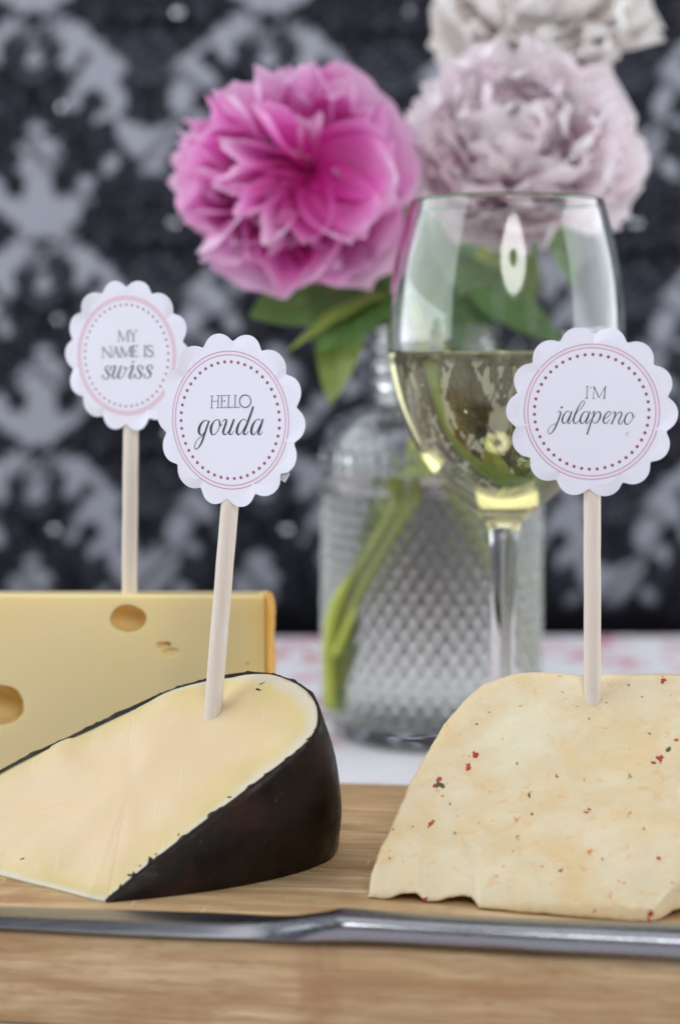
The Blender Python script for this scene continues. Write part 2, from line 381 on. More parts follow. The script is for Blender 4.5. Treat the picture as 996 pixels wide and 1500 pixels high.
for ix in range(-3, 4):
    for iz in range(-1, 4):
        for half in (0, 1):
            px = 262 + ix * 338 - half * 169 - iz * 6; py = 18 + iz * 309 + half * 140
            p = atY(px, py, YW - 0.004)
            if abs(p.x) > 0.74 or p.z < 0.01 or p.z > 0.86: continue
            if prot is None:
                prot = lathe('rhinestone', [(0.0001, 0), (0.0036, 0), (0.0036, 0.0006), (0.0024, 0.002), (0.0012, 0.0024), (0.0, 0.0024)], STONE, 8)
                prot.data.polygons.foreach_set('use_smooth', [False] * len(prot.data.polygons)); o = prot
            else: o = prot.copy(); COL.objects.link(o)
            o.parent = backdrop; o.location = p; o.rotation_euler = (R(90 + random.uniform(-9, 9)), random.uniform(0, 6), R(random.uniform(-8, 8)))

# tablecloth: one sheet that folds over the far edge of the table
V, F = [], []
gx = np.linspace(-0.85, 0.85, 130); gy = list(np.linspace(-0.15, TE, 100))
prof = [(y, 0.0) for y in gy] + [(TE + 0.006, -0.002), (TE + 0.009, -0.008), (TE + 0.010, -0.03), (TE + 0.011, -0.16)]
for (y, z) in prof:
    for x in gx:
        wz = -abs(0.0012 * (nz(x, y, 0, 4) + 0.5 * nz(x, y, 0, 11))) if z == 0 else 0
        if 0.40 < y < 0.70 and -0.4 < x < 0.4: wz = min(wz, -0.0004)
        V.append((x, y + (0.004 * math.sin(x * 25) if z < -0.02 else 0), z + wz))
n = len(gx)
for i in range(len(prof) - 1):
    for j in range(n - 1): F.append((i * n + j, i * n + j + 1, (i + 1) * n + j + 1, (i + 1) * n + j))
tc = mesh('tablecloth', V, F, CLOTH)
tag(tc, 'white tablecloth with faded red toile print under the cutting board', 'tablecloth')

# ------------------------------------------------------------------ cutting board of glued bamboo strips
FL_, FR_ = atZ(0, 1360, BT), atZ(996, 1402, BT); BANG = math.atan2(FR_.y - FL_.y, FR_.x - FL_.x)
yc_ = 0.55; bn_ = Vector((-math.sin(BANG), math.cos(BANG), 0))
y0 = yc_ - abs((FL_ - Vector((0, yc_, BT))).dot(bn_)); y1 = yc_ + abs((atZ(520, 1144, BT) - Vector((0, yc_, BT))).dot(bn_))
board = empty('cutting_board', (0, yc_, 0), 'thick bamboo cutting board holding the three cheeses and the knife', 'cutting board')
widths = [0.0195, 0.0205, 0.0195, 0.0205, 0.0195, 0.0205, 0.0195, 0.0205]; s_ = (y1 - y0 - 0.0) / (sum(widths)); yy = y0
XB = (-0.30, 0.30)
for k, wd in enumerate(widths):
    a, b = yy, yy + wd * s_; yy = b
    c = 0.0005; tp = BT + random.uniform(-0.00008, 0.00008)
    if k == 0:
        pr = [(a + 0.0007, 0.0002), (b, 0.0002), (b, tp - c * .5), (b - c * .5, tp)] + [(a + 0.0042 - 0.0042 * math.sin(q), tp - 0.0042 + 0.0042 * math.cos(q)) for q in np.linspace(0, PI / 2, 7)] + [(a, 0.0009)]
    elif k == len(widths) - 1:
        pr = [(a, 0.0002), (b - .002, 0.0002), (b, .0022)] + [(b - 0.0042 + 0.0042 * math.cos(q), tp - 0.0042 + 0.0042 * math.sin(q)) for q in np.linspace(0, PI / 2, 7)] + [(a + c * .5, tp), (a, tp - c * .5)]
    else: pr = [(a, 0.0002), (b, 0.0002), (b, tp - c * .5), (b - c * .5, tp), (a + c * .5, tp), (a, tp - c * .5)]
    V, F = [], []; xsb = np.linspace(XB[0], XB[1], 9)
    for x in xsb:
        for (y, z) in pr: V.append((x, y, z))
    m = len(pr)
    for i in range(len(xsb) - 1):
        for j in range(m): F.append((i * m + j, (i + 1) * m + j, (i + 1) * m + (j + 1) % m, i * m + (j + 1) % m))
    F.append(tuple(range(m))); F.append(tuple((len(xsb) - 1) * m + j for j in range(m)))
    o = mesh('strip', V, F, WOOD); recalc(o); sharp(o, 30); adopt(o, board)
board.rotation_euler.z = BANG

# ------------------------------------------------------------------ gouda wedge
ZB = BT + 0.0003
A = atZ(155, 1321, ZB); D = atZ(0, 1283, ZB)
ed = (D - A).normalized(); inn = Vector((-ed.y, ed.x, 0)) * -1
if inn.y < 0: inn = -inn
SL = math.tan(R(38.5)); fn = Vector((-inn.x * SL, -inn.y * SL, 1)).normalized()
def fp(px, py): return onP(px, py, A, fn)
def plane_z(x, y): return A.z + SL * ((x - A.x) * inn.x + (y - A.y) * inn.y)
E = atZ(489, 1251, ZB)
pairs = [((155, 1320), (156, 1321)), ((192, 1288), (230, 1314)), ((255, 1238), (305, 1304)), ((325, 1185), (372, 1293)), ((392, 1134), (425, 1281)),
         ((440, 1097), (463, 1268)), ((462, 1072), (483, 1258)), ((468, 1048), (490, 1248))]
T, Gd = [], []
for a, b in pairs: T.append(fp(*a)); Gd.append(atZ(*b, ZB))
def addh(px, py, gx, gy): T.append(fp(px, py)); Gd.append(Vector((T[-1].x + gx, T[-1].y + gy, ZB)))
addh(461, 1022, 0, 0); Gd[-1] = E + Vector((.0008, .009, 0)); addh(437, 1000, 0, 0); Gd[-1] = E + Vector((-.003, .017, 0)); addh(392, 985, .001, .0035); addh(330, 988, 0, .0015); addh(255, 1008, 0, .0005)
addh(185, 1038, 0, .0003); addh(110, 1074, 0, .0002); addh(40, 1107, 0, .0002); addh(-40, 1150, 0, .0002); addh(-120, 1196, 0, .0002)
NR = len(T)                    # points so far carry rind
for (px, py) in ((-170, 1240), (-120, 1253), (-60, 1268), (0, 1283), (80, 1303), (130, 1316)):
    q = atZ(px, py, ZB); T.append(q + Vector((0, 0, 0.0004))); Gd.append(q - fn * 0.0)
SUB = 14
Tl = catmull_closed([tuple(p) for p in T], SUB); Gl = catmull_closed([tuple(p) for p in Gd], SUB)
# keep the front tip sharp: replace the spline with straight runs beside A
def lin(Pn, i0, L):
    for k in range(SUB): t = k / SUB; L[(i0 % len(Pn)) * SUB + k] = np.array(Pn[i0 % len(Pn)]) * (1 - t) + np.array(Pn[(i0 + 1) % len(Pn)]) * t
for L, Pn in ((Tl, T), (Gl, Gd)):
    lin(Pn, len(Pn) - 1, L); lin(Pn, 0, L)
N = len(Tl)
for i in range(N):
    Tl[i][2] = max(Tl[i][2], ZB + 0.0003); Gl[i][2] = ZB
cen = np.mean([Tl[i][:2] for i in range(N)], axis=0)
gouda = empty('gouda_wedge', (A.x + 0.02, A.y + 0.03, BT), 'peach coloured gouda wedge with black wax rind at the left front', 'cheese')
# body: cut face rings + wall + bottom
MW = 10; rings = [0, .012, .03, .055, .085, .12, .17, .23, .31, .41, .53, .67, .83]
V, F, edge = [], [], []
C3 = np.array([cen[0], cen[1], plane_z(*cen)])
for f in rings:
    for i in range(N):
        p = Tl[i] * (1 - f) + C3 * f; d = np.linalg.norm(Tl[i] - C3) * f
        # perpendicular distance to the outline
        tdir = Tl[(i + 1) % N] - Tl[i - 1]; tdir = tdir / (np.linalg.norm(tdir) + 1e-9); vv = (C3 - Tl[i]); perp = np.linalg.norm(vv - tdir * vv.dot(tdir)) * f * (0.62 + 1.5 * (1 / (1 + np.exp((p[0] + .040) / .010))))
        amp = min(1, f * 8)
        dz = amp * (0.0011 * nz(p[0], p[1], 0, 45) + 0.0006 * nz(p[0], p[1], 0, 120, 5) - 0.0004)
        if f < 0.012: dz -= 0.0007
        V.append(p + np.array([0, 0, dz])); edge.append(perp)
F += [((k) * N + i, (k) * N + (i + 1) % N, (k + 1) * N + (i + 1) % N, (k + 1) * N + i) for k in range(len(rings) - 1) for i in range(N)]
cidx = len(V); V.append(C3); edge.append(0.04); k = len(rings) - 1
F += [(k * N + i, k * N + (i + 1) % N, cidx) for i in range(N)]
ORI = 1.0 if sum(Gl[i][0] * Gl[(i + 1) % N][1] - Gl[(i + 1) % N][0] * Gl[i][1] for i in range(N)) > 0 else -1.0
def wall(i, t, extra=0.0):
    p = Tl[i] * (1 - t) + Gl[i] * t; h = Tl[i][2] - ZB
    nn = np.array(Gl[i][:2]) - cen; tg = Gl[(i + 1) % N][:2] - Gl[i - 1][:2]; nn = np.array([tg[1], -tg[0]]); nn /= (np.linalg.norm(nn) + 1e-9)
    nn = nn * ORI
    b = 0.0032 * math.sin(PI * min(1, t * 1.0)) * min(1, h / 0.03) + extra
    return p + np.array([nn[0] * b, nn[1] * b, 0])
w0 = len(V)
for m_ in range(1, MW + 1):
    for i in range(N): V.append(wall(i, m_ / MW)); edge.append(0.0)
for i in range(N): F.append((i, w0 + i, w0 + (i + 1) % N, (i + 1) % N))
for m_ in range(MW - 1):
    for i in range(N): F.append((w0 + m_ * N + i, w0 + (m_ + 1) * N + i, w0 + (m_ + 1) * N + (i + 1) % N, w0 + m_ * N + (i + 1) % N))
F.append(tuple(w0 + (MW - 1) * N + i for i in range(N)))
gp = mesh('cheese_paste', V, F, GOUDA); fattr(gp, 'edge', edge); recalc(gp); sharp(gp, 60); adopt(gp, gouda)
# black wax: shell with a ragged top lip standing a little over the cut
NRs = (NR - 1) * SUB - 4; V, F = [], []; MR = 14
for m_ in range(MR + 1):
    for i in range(NRs + 1):
        t = m_ / MR; rag = (0.0007 if i < 9 * SUB else .0011) * max(-.25, nz(i * .16, 1, 0, 1.0) + 0.5 * nz(i * .6, 2, 0, 1.9) - .05) if m_ == 0 else 0
        p = wall(i, t, (0.00045 if i < 9 * SUB else 0.0001) + 0.0005 * nz(*(wall(i, t)), 60)); p = p + np.array([0, 0, rag])
        if m_ == MR: p[2] = ZB - 0.00005
        V.append(p)
W1 = NRs + 1; b0 = len(V)
for i in range(W1):            # inner lip laid over the cut edge
    p = wall(i, 0); d = (C3 - p); d = d / np.linalg.norm(d)
    lip = 0.00035 + 0.0042 * max(0, .7 * nz(i * .21, 7, 0, 1.0) + 0.8 * nz(i * .7, 9, 0, 1.0) - 0.10) * (1 if i < 6.2 * SUB else 0.12)
    V.append(p + d * lip + np.array([0, 0, 0.00015]))
for i in range(W1): V.append(wall(i, 0.03, -0.002))
for m_ in range(MR):
    for i in range(W1 - 1): F.append((m_ * W1 + i, m_ * W1 + i + 1, (m_ + 1) * W1 + i + 1, (m_ + 1) * W1 + i))
for i in range(W1 - 1): F.append((i, b0 + i, b0 + i + 1, i + 1)); F.append((b0 + i, b0 + W1 + i, b0 + W1 + i + 1, b0 + i + 1))
rn = mesh('wax_rind', V, F, WAX); recalc(rn); adopt(rn, gouda)
bvh_g = BVHTree.FromPolygons([v.co.copy() for v in gp.data.vertices], [tuple(p.vertices) for p in gp.data.polygons])
def hit(bvh, px, py):
    r = ray(px, py).normalized(); h = bvh.ray_cast(EYE, r); return (h[0], h[1]) if h[0] is not None else (None, None)
def flake(name, p, nrm, size, mat, root, flat=0.35, aspect=1.6, rot=None):
    bm = bmesh.new(); bmesh.ops.create_icosphere(bm, subdivisions=2, radius=1); rr = random.Random(int(p.x * 1e6) + int(p.z * 1e6))
    for v in bm.verts: v.co *= 1 + rr.uniform(-0.35, 0.35)
    q = nrm.to_track_quat('Z', 'Y').to_matrix().to_4x4()
    M = Matrix.Translation(p - nrm * size * flat * 0.35) @ q @ Matrix.Rotation(rr.uniform(0, PI) if rot is None else rot, 4, 'Z') @ Matrix.Diagonal((size * aspect * .5, size * .5, size * flat * .5, 1))
    bm.transform(M); me = bpy.data.meshes.new(name); bm.to_mesh(me); bm.free(); me.materials.append(mat)
    o = bpy.data.objects.new(name, me); COL.objects.link(o); adopt(o, root); return o
for (px, py, s) in ((378, 1010, 1.1), (384, 1001, .7), (262, 1222, .7), (335, 1168, .8), (205, 1268, .9), (190, 1282, .8), (228, 1252, .6), (33, 1258, .5)):
    h, nn = hit(bvh_g, px, py)
    if h: flake('wax_crumb', h, nn if nn.y < 0 else -nn, s * 0.0016, WAX, gouda, .5, 1.8)

# ------------------------------------------------------------------ jalapeno cheese
jb = [atZ(535, 1318, BT), atZ(960, 1352, BT)]
jal = empty('pepper_cheese_wedge', (jb[0].x + .04, jb[0].y + .03, BT), 'cream cheese wedge flecked with red and green pepper at the right front', 'cheese')
ex = (jb[1] - jb[0]).normalized(); ein = Vector((-ex.y, ex.x, 0)); JS = math.tan(R(47)); jn = Vector((-ein.x * JS, -ein.y * JS, 1)).normalized()
def jp(px, py): return onP(px, py, jb[0], jn)
T1, T1b, T2 = jp(708, 1001), jp(640, 1073), jp(1130, 1000)
hullp = [jb[0], jb[1], atZ(1035, 1296, BT), T1, T1b, T2, jp(592, 1160), jp(672, 1030), jp(556, 1245), jp(760, 985), jp(1010, 990),
         Vector((jb[0].x + .022, jb[0].y + .045, BT)), Vector((T1.x, T1.y + .045, BT)), Vector((T2.x + .01, T2.y + .04, BT)),
         T1 + Vector((.006, .016, -.002)), T2 + Vector((0, .016, -.002)), jb[0] + Vector((0.001, .004, .006)), jb[1] + Vector((0, 0.001, .005)), jp(1085, 1200), Vector((jp(1085, 1200).x, jp(1085, 1200).y, BT))]
bm = bmesh.new()
for p in hullp: bm.verts.new(p)
r_ = bmesh.ops.convex_hull(bm, input=bm.verts[:])
bmesh.ops.delete(bm, geom=[g for g in r_['geom_interior'] if isinstance(g, bmesh.types.BMVert)], context='VERTS')
me = bpy.data.meshes.new('cheese_paste'); bm.to_mesh(me); bm.free()
jo = bpy.data.objects.new('cheese_paste', me); COL.objects.link(jo)
rm = jo.modifiers.new('r', 'REMESH'); rm.mode = 'VOXEL'; rm.voxel_size = 0.0011
sm = jo.modifiers.new('s', 'SMOOTH'); sm.factor = 0.5; sm.iterations = 8
dg = bpy.context.evaluated_depsgraph_get(); me2 = bpy.data.meshes.new_from_object(jo.evaluated_get(dg)); jo.modifiers.clear(); jo.data = me2
me2.materials.clear(); me2.materials.append(JALA)
def sst(a, b, x): t = min(1, max(0, (x - a) / (b - a))); return t * t * (3 - 2 * t)
px2x = lambda px: (px - 498) / FPX * jb[0].y
pale = []
patches = [(jp(766, 1072), .0125), (jp(884, 1092), .008), (jp(960, 1170), .012), (jp(885, 1225), .009), (jp(650, 1220), .008), (jp(720, 1290), .010)]
for v in me2.vertices:
    c = v.co; h = c.z - BT
    d = 0.0007 * nz(c.x, c.y, c.z, 40) + 0.0005 * nz(c.x, c.y, c.z, 110, 3) + 0.00018 * nz(c.x, c.y, c.z, 380, 3)
    nn = v.normal.copy(); off = nn * d
    low = 1 - sst(0.0, 0.016, h); front = c.y < jb[0].y + 0.012
    if front or low > 0:
        x = c.x; fr = 1 - sst(jb[0].y + .004, jb[0].y + .022, c.y)
        lift = 0.0020 * (sst(px2x(560), px2x(600), x) * (1 - sst(px2x(612), px2x(624), x)) + 1.1 * sst(px2x(632), px2x(680), x) * (1 - sst(px2x(694), px2x(699), x)) + .9 * sst(px2x(955), px2x(985), x))
        off.z += lift * low * fr * (1 if h > 0.0006 else 1.15)
        off.y -= 0.0022 * (sst(px2x(694), px2x(704), x) - .6 * sst(px2x(900), px2x(960), x)) * (1 - sst(.004, .024, h)) * fr * 1.0
    v.co = c + off
    if v.co.z < BT + .0002 and lift * low * fr < 1e-5: v.co.z = BT + .0002
    v.co.z = max(v.co.z, BT + .0002)
    pale.append(max(math.exp(-((c - p).length / r) ** 4) * (1 if q_ == 0 else .3) for q_, (p, r) in enumerate(patches)))
me2.polygons.foreach_set('use_smooth', [True] * len(me2.polygons))
fattr(jo, 'pale', pale); adopt(jo, jal)
bvh_j = BVHTree.FromPolygons([v.co.copy() for v in me2.vertices], [tuple(p.vertices) for p in me2.polygons])
def pep(name, a, b): 
    t = NT(name); n = t.noise(t.obj(), 900, 3); t.set(Base_Color=t.mix(n, a, b), Roughness=0.35); return t.m
RED = pep('red_pepper', (0.30, 0.012, 0.012), (0.50, 0.05, 0.03)); GRN = pep('green_pepper', (0.05, 0.055, 0.012), (0.12, 0.12, 0.03))
OLV = pep('olive_pepper', (0.30, 0.26, 0.09), (0.42, 0.36, 0.14)); ORG = pep('orange_pepper', (0.62, 0.22, 0.04), (0.70, 0.34, 0.08)); BRN = pep('brown_pepper', (0.14, 0.04, 0.015), (0.25, 0.10, 0.04))
FL = [(285, 403, 19, GRN), (292, 385, 14, RED), (272, 404, 9, RED), (395, 314, 13, RED), (388, 306, 7, RED), (375, 345, 14, RED), (371, 355, 8, RED), (398, 222, 6, RED), (930, 325, 20, RED), (918, 335, 14, RED), (942, 318, 11, RED), (958, 297, 12, GRN), (985, 270, 10, RED), (883, 142, 9, RED), (945, 92, 13, RED),
      (553, 432, 12, GRN), (557, 422, 8, GRN), (320, 458, 10, GRN), (265, 513, 11, RED), (258, 522, 7, RED), (152, 532, 8, RED), (403, 512, 8, OLV), (515, 557, 11, OLV), (510, 503, 10, ORG), (633, 375, 8, RED), (716, 481, 9, RED), (727, 472, 8, RED), (713, 385, 6, ORG), (846, 375, 12, OLV), (888, 530, 7, RED),
      (932, 618, 10, RED), (643, 655, 10, BRN), (648, 650, 7, RED), (765, 620, 7, BRN), (455, 668, 8, ORG), (333, 543, 8, OLV), (433, 187, 6, OLV), (516, 338, 7, OLV), (905, 778, 15, RED), (903, 790, 12, RED), (245, 740, 9, RED), (560, 486, 6, GRN), (728, 205, 8, OLV), (527, 170, 6, ORG), (140, 595, 6, ORG),
      (140, 617, 5, BRN), (745, 770, 8, ORG), (297, 434, 8, ORG), (730, 598, 11, ORG), (845, 485, 11, ORG), (210, 524, 5, BRN), (590, 640, 6, ORG), (650, 128, 7, OLV), (780, 160, 7, ORG), (845, 108, 7, OLV), (475, 640, 6, ORG), (905, 250, 5, BRN)]
for (cx, cy, s, mt) in FL:
    h, nn = hit(bvh_j, 500 + cx / 2.008, 950 + cy / 2.008)
    if h:
        if nn.y > 0: nn = -nn
        flake('pepper_flake', h, nn, 1.6 * s / 2.008 / FPX * h.y, mt, jal, 0.3, 1.3)

# ------------------------------------------------------------------ swiss block
YS = 0.588
xr = atY(391, 900, YS).x; zt = atY(200, 869, YS).z
sw = empty('swiss_block', (xr - .08, YS + .02, BT), 'tall pale yellow cheese block with round holes behind the gouda wedge', 'cheese')
bm = bmesh.new()
def q(x, y, z): return bm.verts.new((x, y, z))
XL, YB = -0.26, 0.624; zb2 = zt - 0.0042
v8 = [q(XL, YS, BT + .0002), q(xr, YS, BT + .0002), q(xr, YB, BT + .0002), q(XL, YB, BT + .0002), q(XL, YS, zt + .0004), q(xr, YS, zt - .0006), q(xr, YB, zb2), q(XL, YB, zb2)]
for f in ((0, 3, 2, 1), (4, 5, 6, 7), (0, 1, 5, 4), (1, 2, 6, 5), (2, 3, 7, 6), (3, 0, 4, 7)): bm.faces.new([v8[i] for i in f])
bmesh.ops.bevel(bm, geom=bm.edges[:], offset=0.0009, segments=3, affect='EDGES')
me = bpy.data.meshes.new('cheese_paste'); bm.to_mesh(me); bm.free(); me.materials.append(SWISS)
so = bpy.data.objects.new('cheese_paste', me); COL.objects.link(so)
cut = []
for (px, py, rx, rz, ry, dy) in ((188, 906, 27, 21, .012, .001), (2, 1033, 36, 31, .015, .002), (238, 946, 10, 6.5, .002, .0), (250, 955, 15, 7, .0016, .0002), (246, 944, 6, 4, .003, 0), (-60, 940, 22, 18, .006, 0), (362, 972, 3, 2, .001, 0)):
    c = atY(px, py, YS); k_ = YS / FPX
    bm = bmesh.new(); bmesh.ops.create_uvsphere(bm, u_segments=40, v_segments=24, radius=1)
    for v in bm.verts: 
        n_ = nz(v.co.x, v.co.y, v.co.z, 1.5, px * .01); v.co *= 1 + .07 * n_ + .025 * nz(v.co.x, v.co.y, v.co.z, 5, 2)
    bm.transform(Matrix.Translation((c.x, YS + dy, c.z)) @ Matrix.Diagonal((rx * k_, ry, rz * k_, 1)))
    me = bpy.data.meshes.new('c'); bm.to_mesh(me); bm.free(); me.materials.append(SWISS)
    for p in me.polygons: p.use_smooth = True
    co = bpy.data.objects.new('c', me); COL.objects.link(co); cut.append(co)
    md = so.modifiers.new('b', 'BOOLEAN'); md.operation = 'DIFFERENCE'; md.object = co; md.solver = 'EXACT'
dg = bpy.context.evaluated_depsgraph_get(); me2 = bpy.data.meshes.new_from_object(so.evaluated_get(dg)); so.modifiers.clear(); so.data = me2
for c in cut: bpy.data.objects.remove(c)
# tessellate so the rind-distance attribute interpolates well
bm = bmesh.new(); bm.from_mesh(me2)
for i in range(1, 16):
    xx = xr - 0.0008 * i * i * 1.0
    if xx > XL: bmesh.ops.bisect_plane(bm, geom=bm.verts[:] + bm.edges[:] + bm.faces[:], plane_co=(xx, 0, 0), plane_no=(1, 0, 0))
for i in range(1, 12):
    bmesh.ops.bisect_plane(bm, geom=bm.verts[:] + bm.edges[:] + bm.faces[:], plane_co=(0, 0, BT + .075 * i / 12), plane_no=(0, 0, 1))
bm.to_mesh(me2); bm.free()
ev = []
for v in me2.vertices:
    ev.append(min(abs(xr - v.co.x), 0.4 * abs(zt - v.co.z) + .016 + 0.0 * v.co.x))
EYE_M = NT('eye_skin_bounce_tint'); EYE_M.set(Base_Color=(0.88, 0.71, 0.36), Roughness=0.25, Subsurface_Weight=0.5, Subsurface_Radius=(1, 0.6, 0.2), Subsurface_Scale=0.006); me2.materials.append(EYE_M.m)  # glossy eye skin; its deeper gold paints in light bouncing inside the holes
for p in me2.polygons:
    if p.center.y > YS + .00035 and p.center.y < YS + .02 and p.center.x < xr - .003 and BT + .003 < p.center.z < zt - .0016: p.material_index = 1
me2.polygons.foreach_set('use_smooth', [True] * len(me2.polygons))
fattr(so, 'edge', ev); sharp(so, 28); adopt(so, sw)
# orange rind on the end
V, F = [], []; nzr, nyr = 30, 8
for s in range(2):
    for i in range(nzr + 1):
        for j in range(nyr + 1):
            ty = j / nyr; y = YS + .0002 + (YB - YS - .0004) * ty; zt_ = zt - .0006 + (zb2 - zt + .0006) * ty - .0003
            z = BT + .0003 + (zt_ - BT - .0003) * i / nzr
            rr = 0.0017 * (1 - abs(2 * i / nzr - 1) ** 14 * .75) * (1 - abs(2 * ty - 1) ** 10 * .45) + 0.0005 * nz(1, y, z, 130)
            V.append((xr + .00005 + (rr if s else -.0003), y, z))
W_ = nyr + 1; Q = (nzr + 1) * W_
for s in range(2):
    for i in range(nzr):
        for j in range(nyr): F.append(tuple(s * Q + k for k in (i * W_ + j, i * W_ + j + 1, (i + 1) * W_ + j + 1, (i + 1) * W_ + j)))
for i in range(nzr):
    for j in (0, nyr): F.append((i * W_ + j, (i + 1) * W_ + j, Q + (i + 1) * W_ + j, Q + i * W_ + j))
for j in range(nyr):
    for i in (0, nzr): F.append((i * W_ + j, i * W_ + j + 1, Q + i * W_ + j + 1, Q + i * W_ + j))
o = mesh('orange_rind', V, F, RIND); recalc(o); sharp(o, 60); adopt(o, sw)

# ------------------------------------------------------------------ picks with scalloped paper tags
def ribbon(strokes, to3, nrm, wscale, base_lift):
    """strokes: lists of (x, y, width) in drawing units"""
    V, F = [], []; lay = 0
    for st in strokes:
        P = catmull(st, 7) if len(st) > 2 else [np.array(st[0], float) * (1 - t) + np.array(st[1], float) * t for t in (0, .5, 1)]
        n = len(P); b = len(V); lay += 1
        for i, p in enumerate(P):
            d = P[min(i + 1, n - 1)][:2] - P[max(i - 1, 0)][:2]; d = d / (np.linalg.norm(d) + 1e-9); pr = np.array([-d[1], d[0]]) * max(p[2], 3.0) * wscale * .5
            c = p[:2]
            if i == 0: c = c - d * p[2] * .15
            if i == n - 1: c = c + d * p[2] * .15
            lift = base_lift + lay * 4e-6 + i * 6e-7
            for s in (1, -1): V.append(to3(*(c + pr * s)) + nrm * lift)
        for i in range(n - 1): F.append((b + 2 * i, b + 2 * i + 1, b + 2 * i + 3, b + 2 * i + 2))
    return V, F
def L(*p, w=8):                                  # straight serif strokes
    return [[(p[i], p[i + 1], w), (p[i + 2], p[i + 3], w)] for i in range(0, len(p) - 2, 2)]
def make_pick(label, entry, ctr_px, Yt, half_h, half_w, tilt, sign, ring_style, ndots, dotr, strokes, org, scale, stick_px, extra=None):
    """entry: 3D point where the stick meets the cheese; tag centre px at depth Yt"""
    Yt = entry.y - 0.0042
    C = atY(*ctr_px, Yt); rad = half_h / FPX * Yt; yaw = math.acos(min(1, half_w / half_h)) * sign
    nrm = Vector((math.sin(yaw), -math.cos(yaw), 0)); up = Vector((0, 0, 1))
    # tilt axis in the tag plane
    side = up.cross(nrm).normalized() * -1
    side = Vector((math.cos(yaw), math.sin(yaw), 0))
    ct, st_ = math.cos(tilt), math.sin(tilt); U = up * ct + side * st_; Sx = side * ct - up * st_
    root = empty('cheese_pick', entry, label, 'cheese pick', 'scalloped paper picks in the cheeses')
    def P3(a, r, lift): return C + Sx * (r * math.sin(a)) + U * (r * math.cos(a)) + nrm * lift
    # paper
    NS = 14; pts = []
    vr, tr = rad * 0.905, rad
    # scallop circles
    half = PI / NS; cx = vr * math.cos(half); hw = vr * math.sin(half); sr = hw * 1.02
    cy = rad - sr
    for k in range(NS):
        a0 = 2 * PI * k / NS + half; K = 14
        # arc between valleys at angles a0 +- half on circle centred at radius cy
        phi = math.atan2(hw, vr * math.cos(half) - cy)
        for j in range(K):
            ph = -phi + 2 * phi * j / K
            x = cy + sr * math.cos(ph); y = sr * math.sin(ph) * (hw / (sr * math.sin(phi)) if abs(ph) == phi else 1)
            pts.append((math.atan2(y, x) + a0, math.hypot(x, y)))
    th = 0.00032; V = []; n = len(pts)
    def bend(a, r): return -0.0005 * (r / rad) ** 2 * (0.5 + 0.5 * math.cos(2 * a))
    frs = [1, .93, .86, .7, .45, .2]
    for face in (0, 1):
        for fr in frs:
            for (a, r) in pts: V.append(P3(a, r * fr, (0 if face == 0 else -th) + (0.0012 * max(0, fr - .865) / .135 * math.sin(a * 2 + ctr_px[0]) * (.5 + .5 * math.sin(a * 7 + 1)) if fr > .865 else 0)))
    F = []; B = len(frs) * n
    for face in (0, 1):
        o_ = face * B
        for k in range(len(frs) - 1):
            for i in range(n): F.append((o_ + k * n + i, o_ + k * n + (i + 1) % n, o_ + (k + 1) * n + (i + 1) % n, o_ + (k + 1) * n + i))
        F.append(tuple(o_ + (len(frs) - 1) * n + i for i in range(n)))
    for i in range(n): F.append((i, (i + 1) % n, B + (i + 1) % n, B + i))
    pt = mesh('paper_tag', V, F, PAPER, smooth=False); recalc(pt); adopt(pt, root)
    def sub(nm, V, F, mt):
        o = mesh(nm, V, F, mt, smooth=False); o.parent = pt
        o.matrix_parent_inverse = Matrix.Translation(-root.location) if False else Matrix.Identity(4)
        return o
    def ringm(r0, r1, lift):
        V, F = [], []; K = 120
        for j in range(K):
            a = 2 * PI * j / K; V += [P3(a, r0 * rad, lift), P3(a, r1 * rad, lift)]
        for j in range(K): b = 2 * ((j + 1) % K); F.append((2 * j, 2 * j + 1, b + 1, b))
        return V, F
    if ring_style == 'double':
        sub('ring_fill', *ringm(.748, .786, .00002), PINKFILL)
        sub('printed_ring', *ringm(.784, .7925, .00003), RINGINK); sub('printed_ring', *ringm(.742, .7505, .00003), RINGINK)
    else: sub('printed_ring', *ringm(.728, .792, .00003), PALERING)
    V, F = [], []
    for k in range(ndots):
        a = 2 * PI * k / ndots; c = P3(a, .668 * rad, .00003); b = len(V)
        for j in range(14): t = 2 * PI * j / 14; V.append(c + Sx * (dotr * rad * math.cos(t)) + U * (dotr * rad * math.sin(t)))
        F.append(tuple(b + j for j in range(14)))
    sub('dot_border', V, F, DOTINK)
    def to3(x, y): return onP(org[0] + x / scale, org[1] + y / scale, C, nrm)
    for nm, stl in strokes:
        V, F = ribbon(stl, to3, nrm, 1.0, .00003); sub('lettering', V, F, INK)
    if extra: extra(sub, to3, nrm, P3, rad)
    # stick behind the tag
    topc = C + U * (-0.30 * rad) - nrm * (stick_px / 2 / FPX * Yt + th + .0003)
    tgt = atY(stick_top[0], stick_top[1], topc.y) if False else topc
    d = (topc - entry).normalized(); sr_ = stick_px / 2 / FPX * Yt
    a = entry - d * 0.012; pts_ = [a + (topc - a) * t for t in np.linspace(0, 1, 14)]
    pts_ = [p + Vector((0.00015 * nz(i, 3, 0, .7), 0, 0)) for i, p in enumerate(pts_)]
    tube('wooden_stick', pts_, sr_, DOWEL, root, 28)
    return root

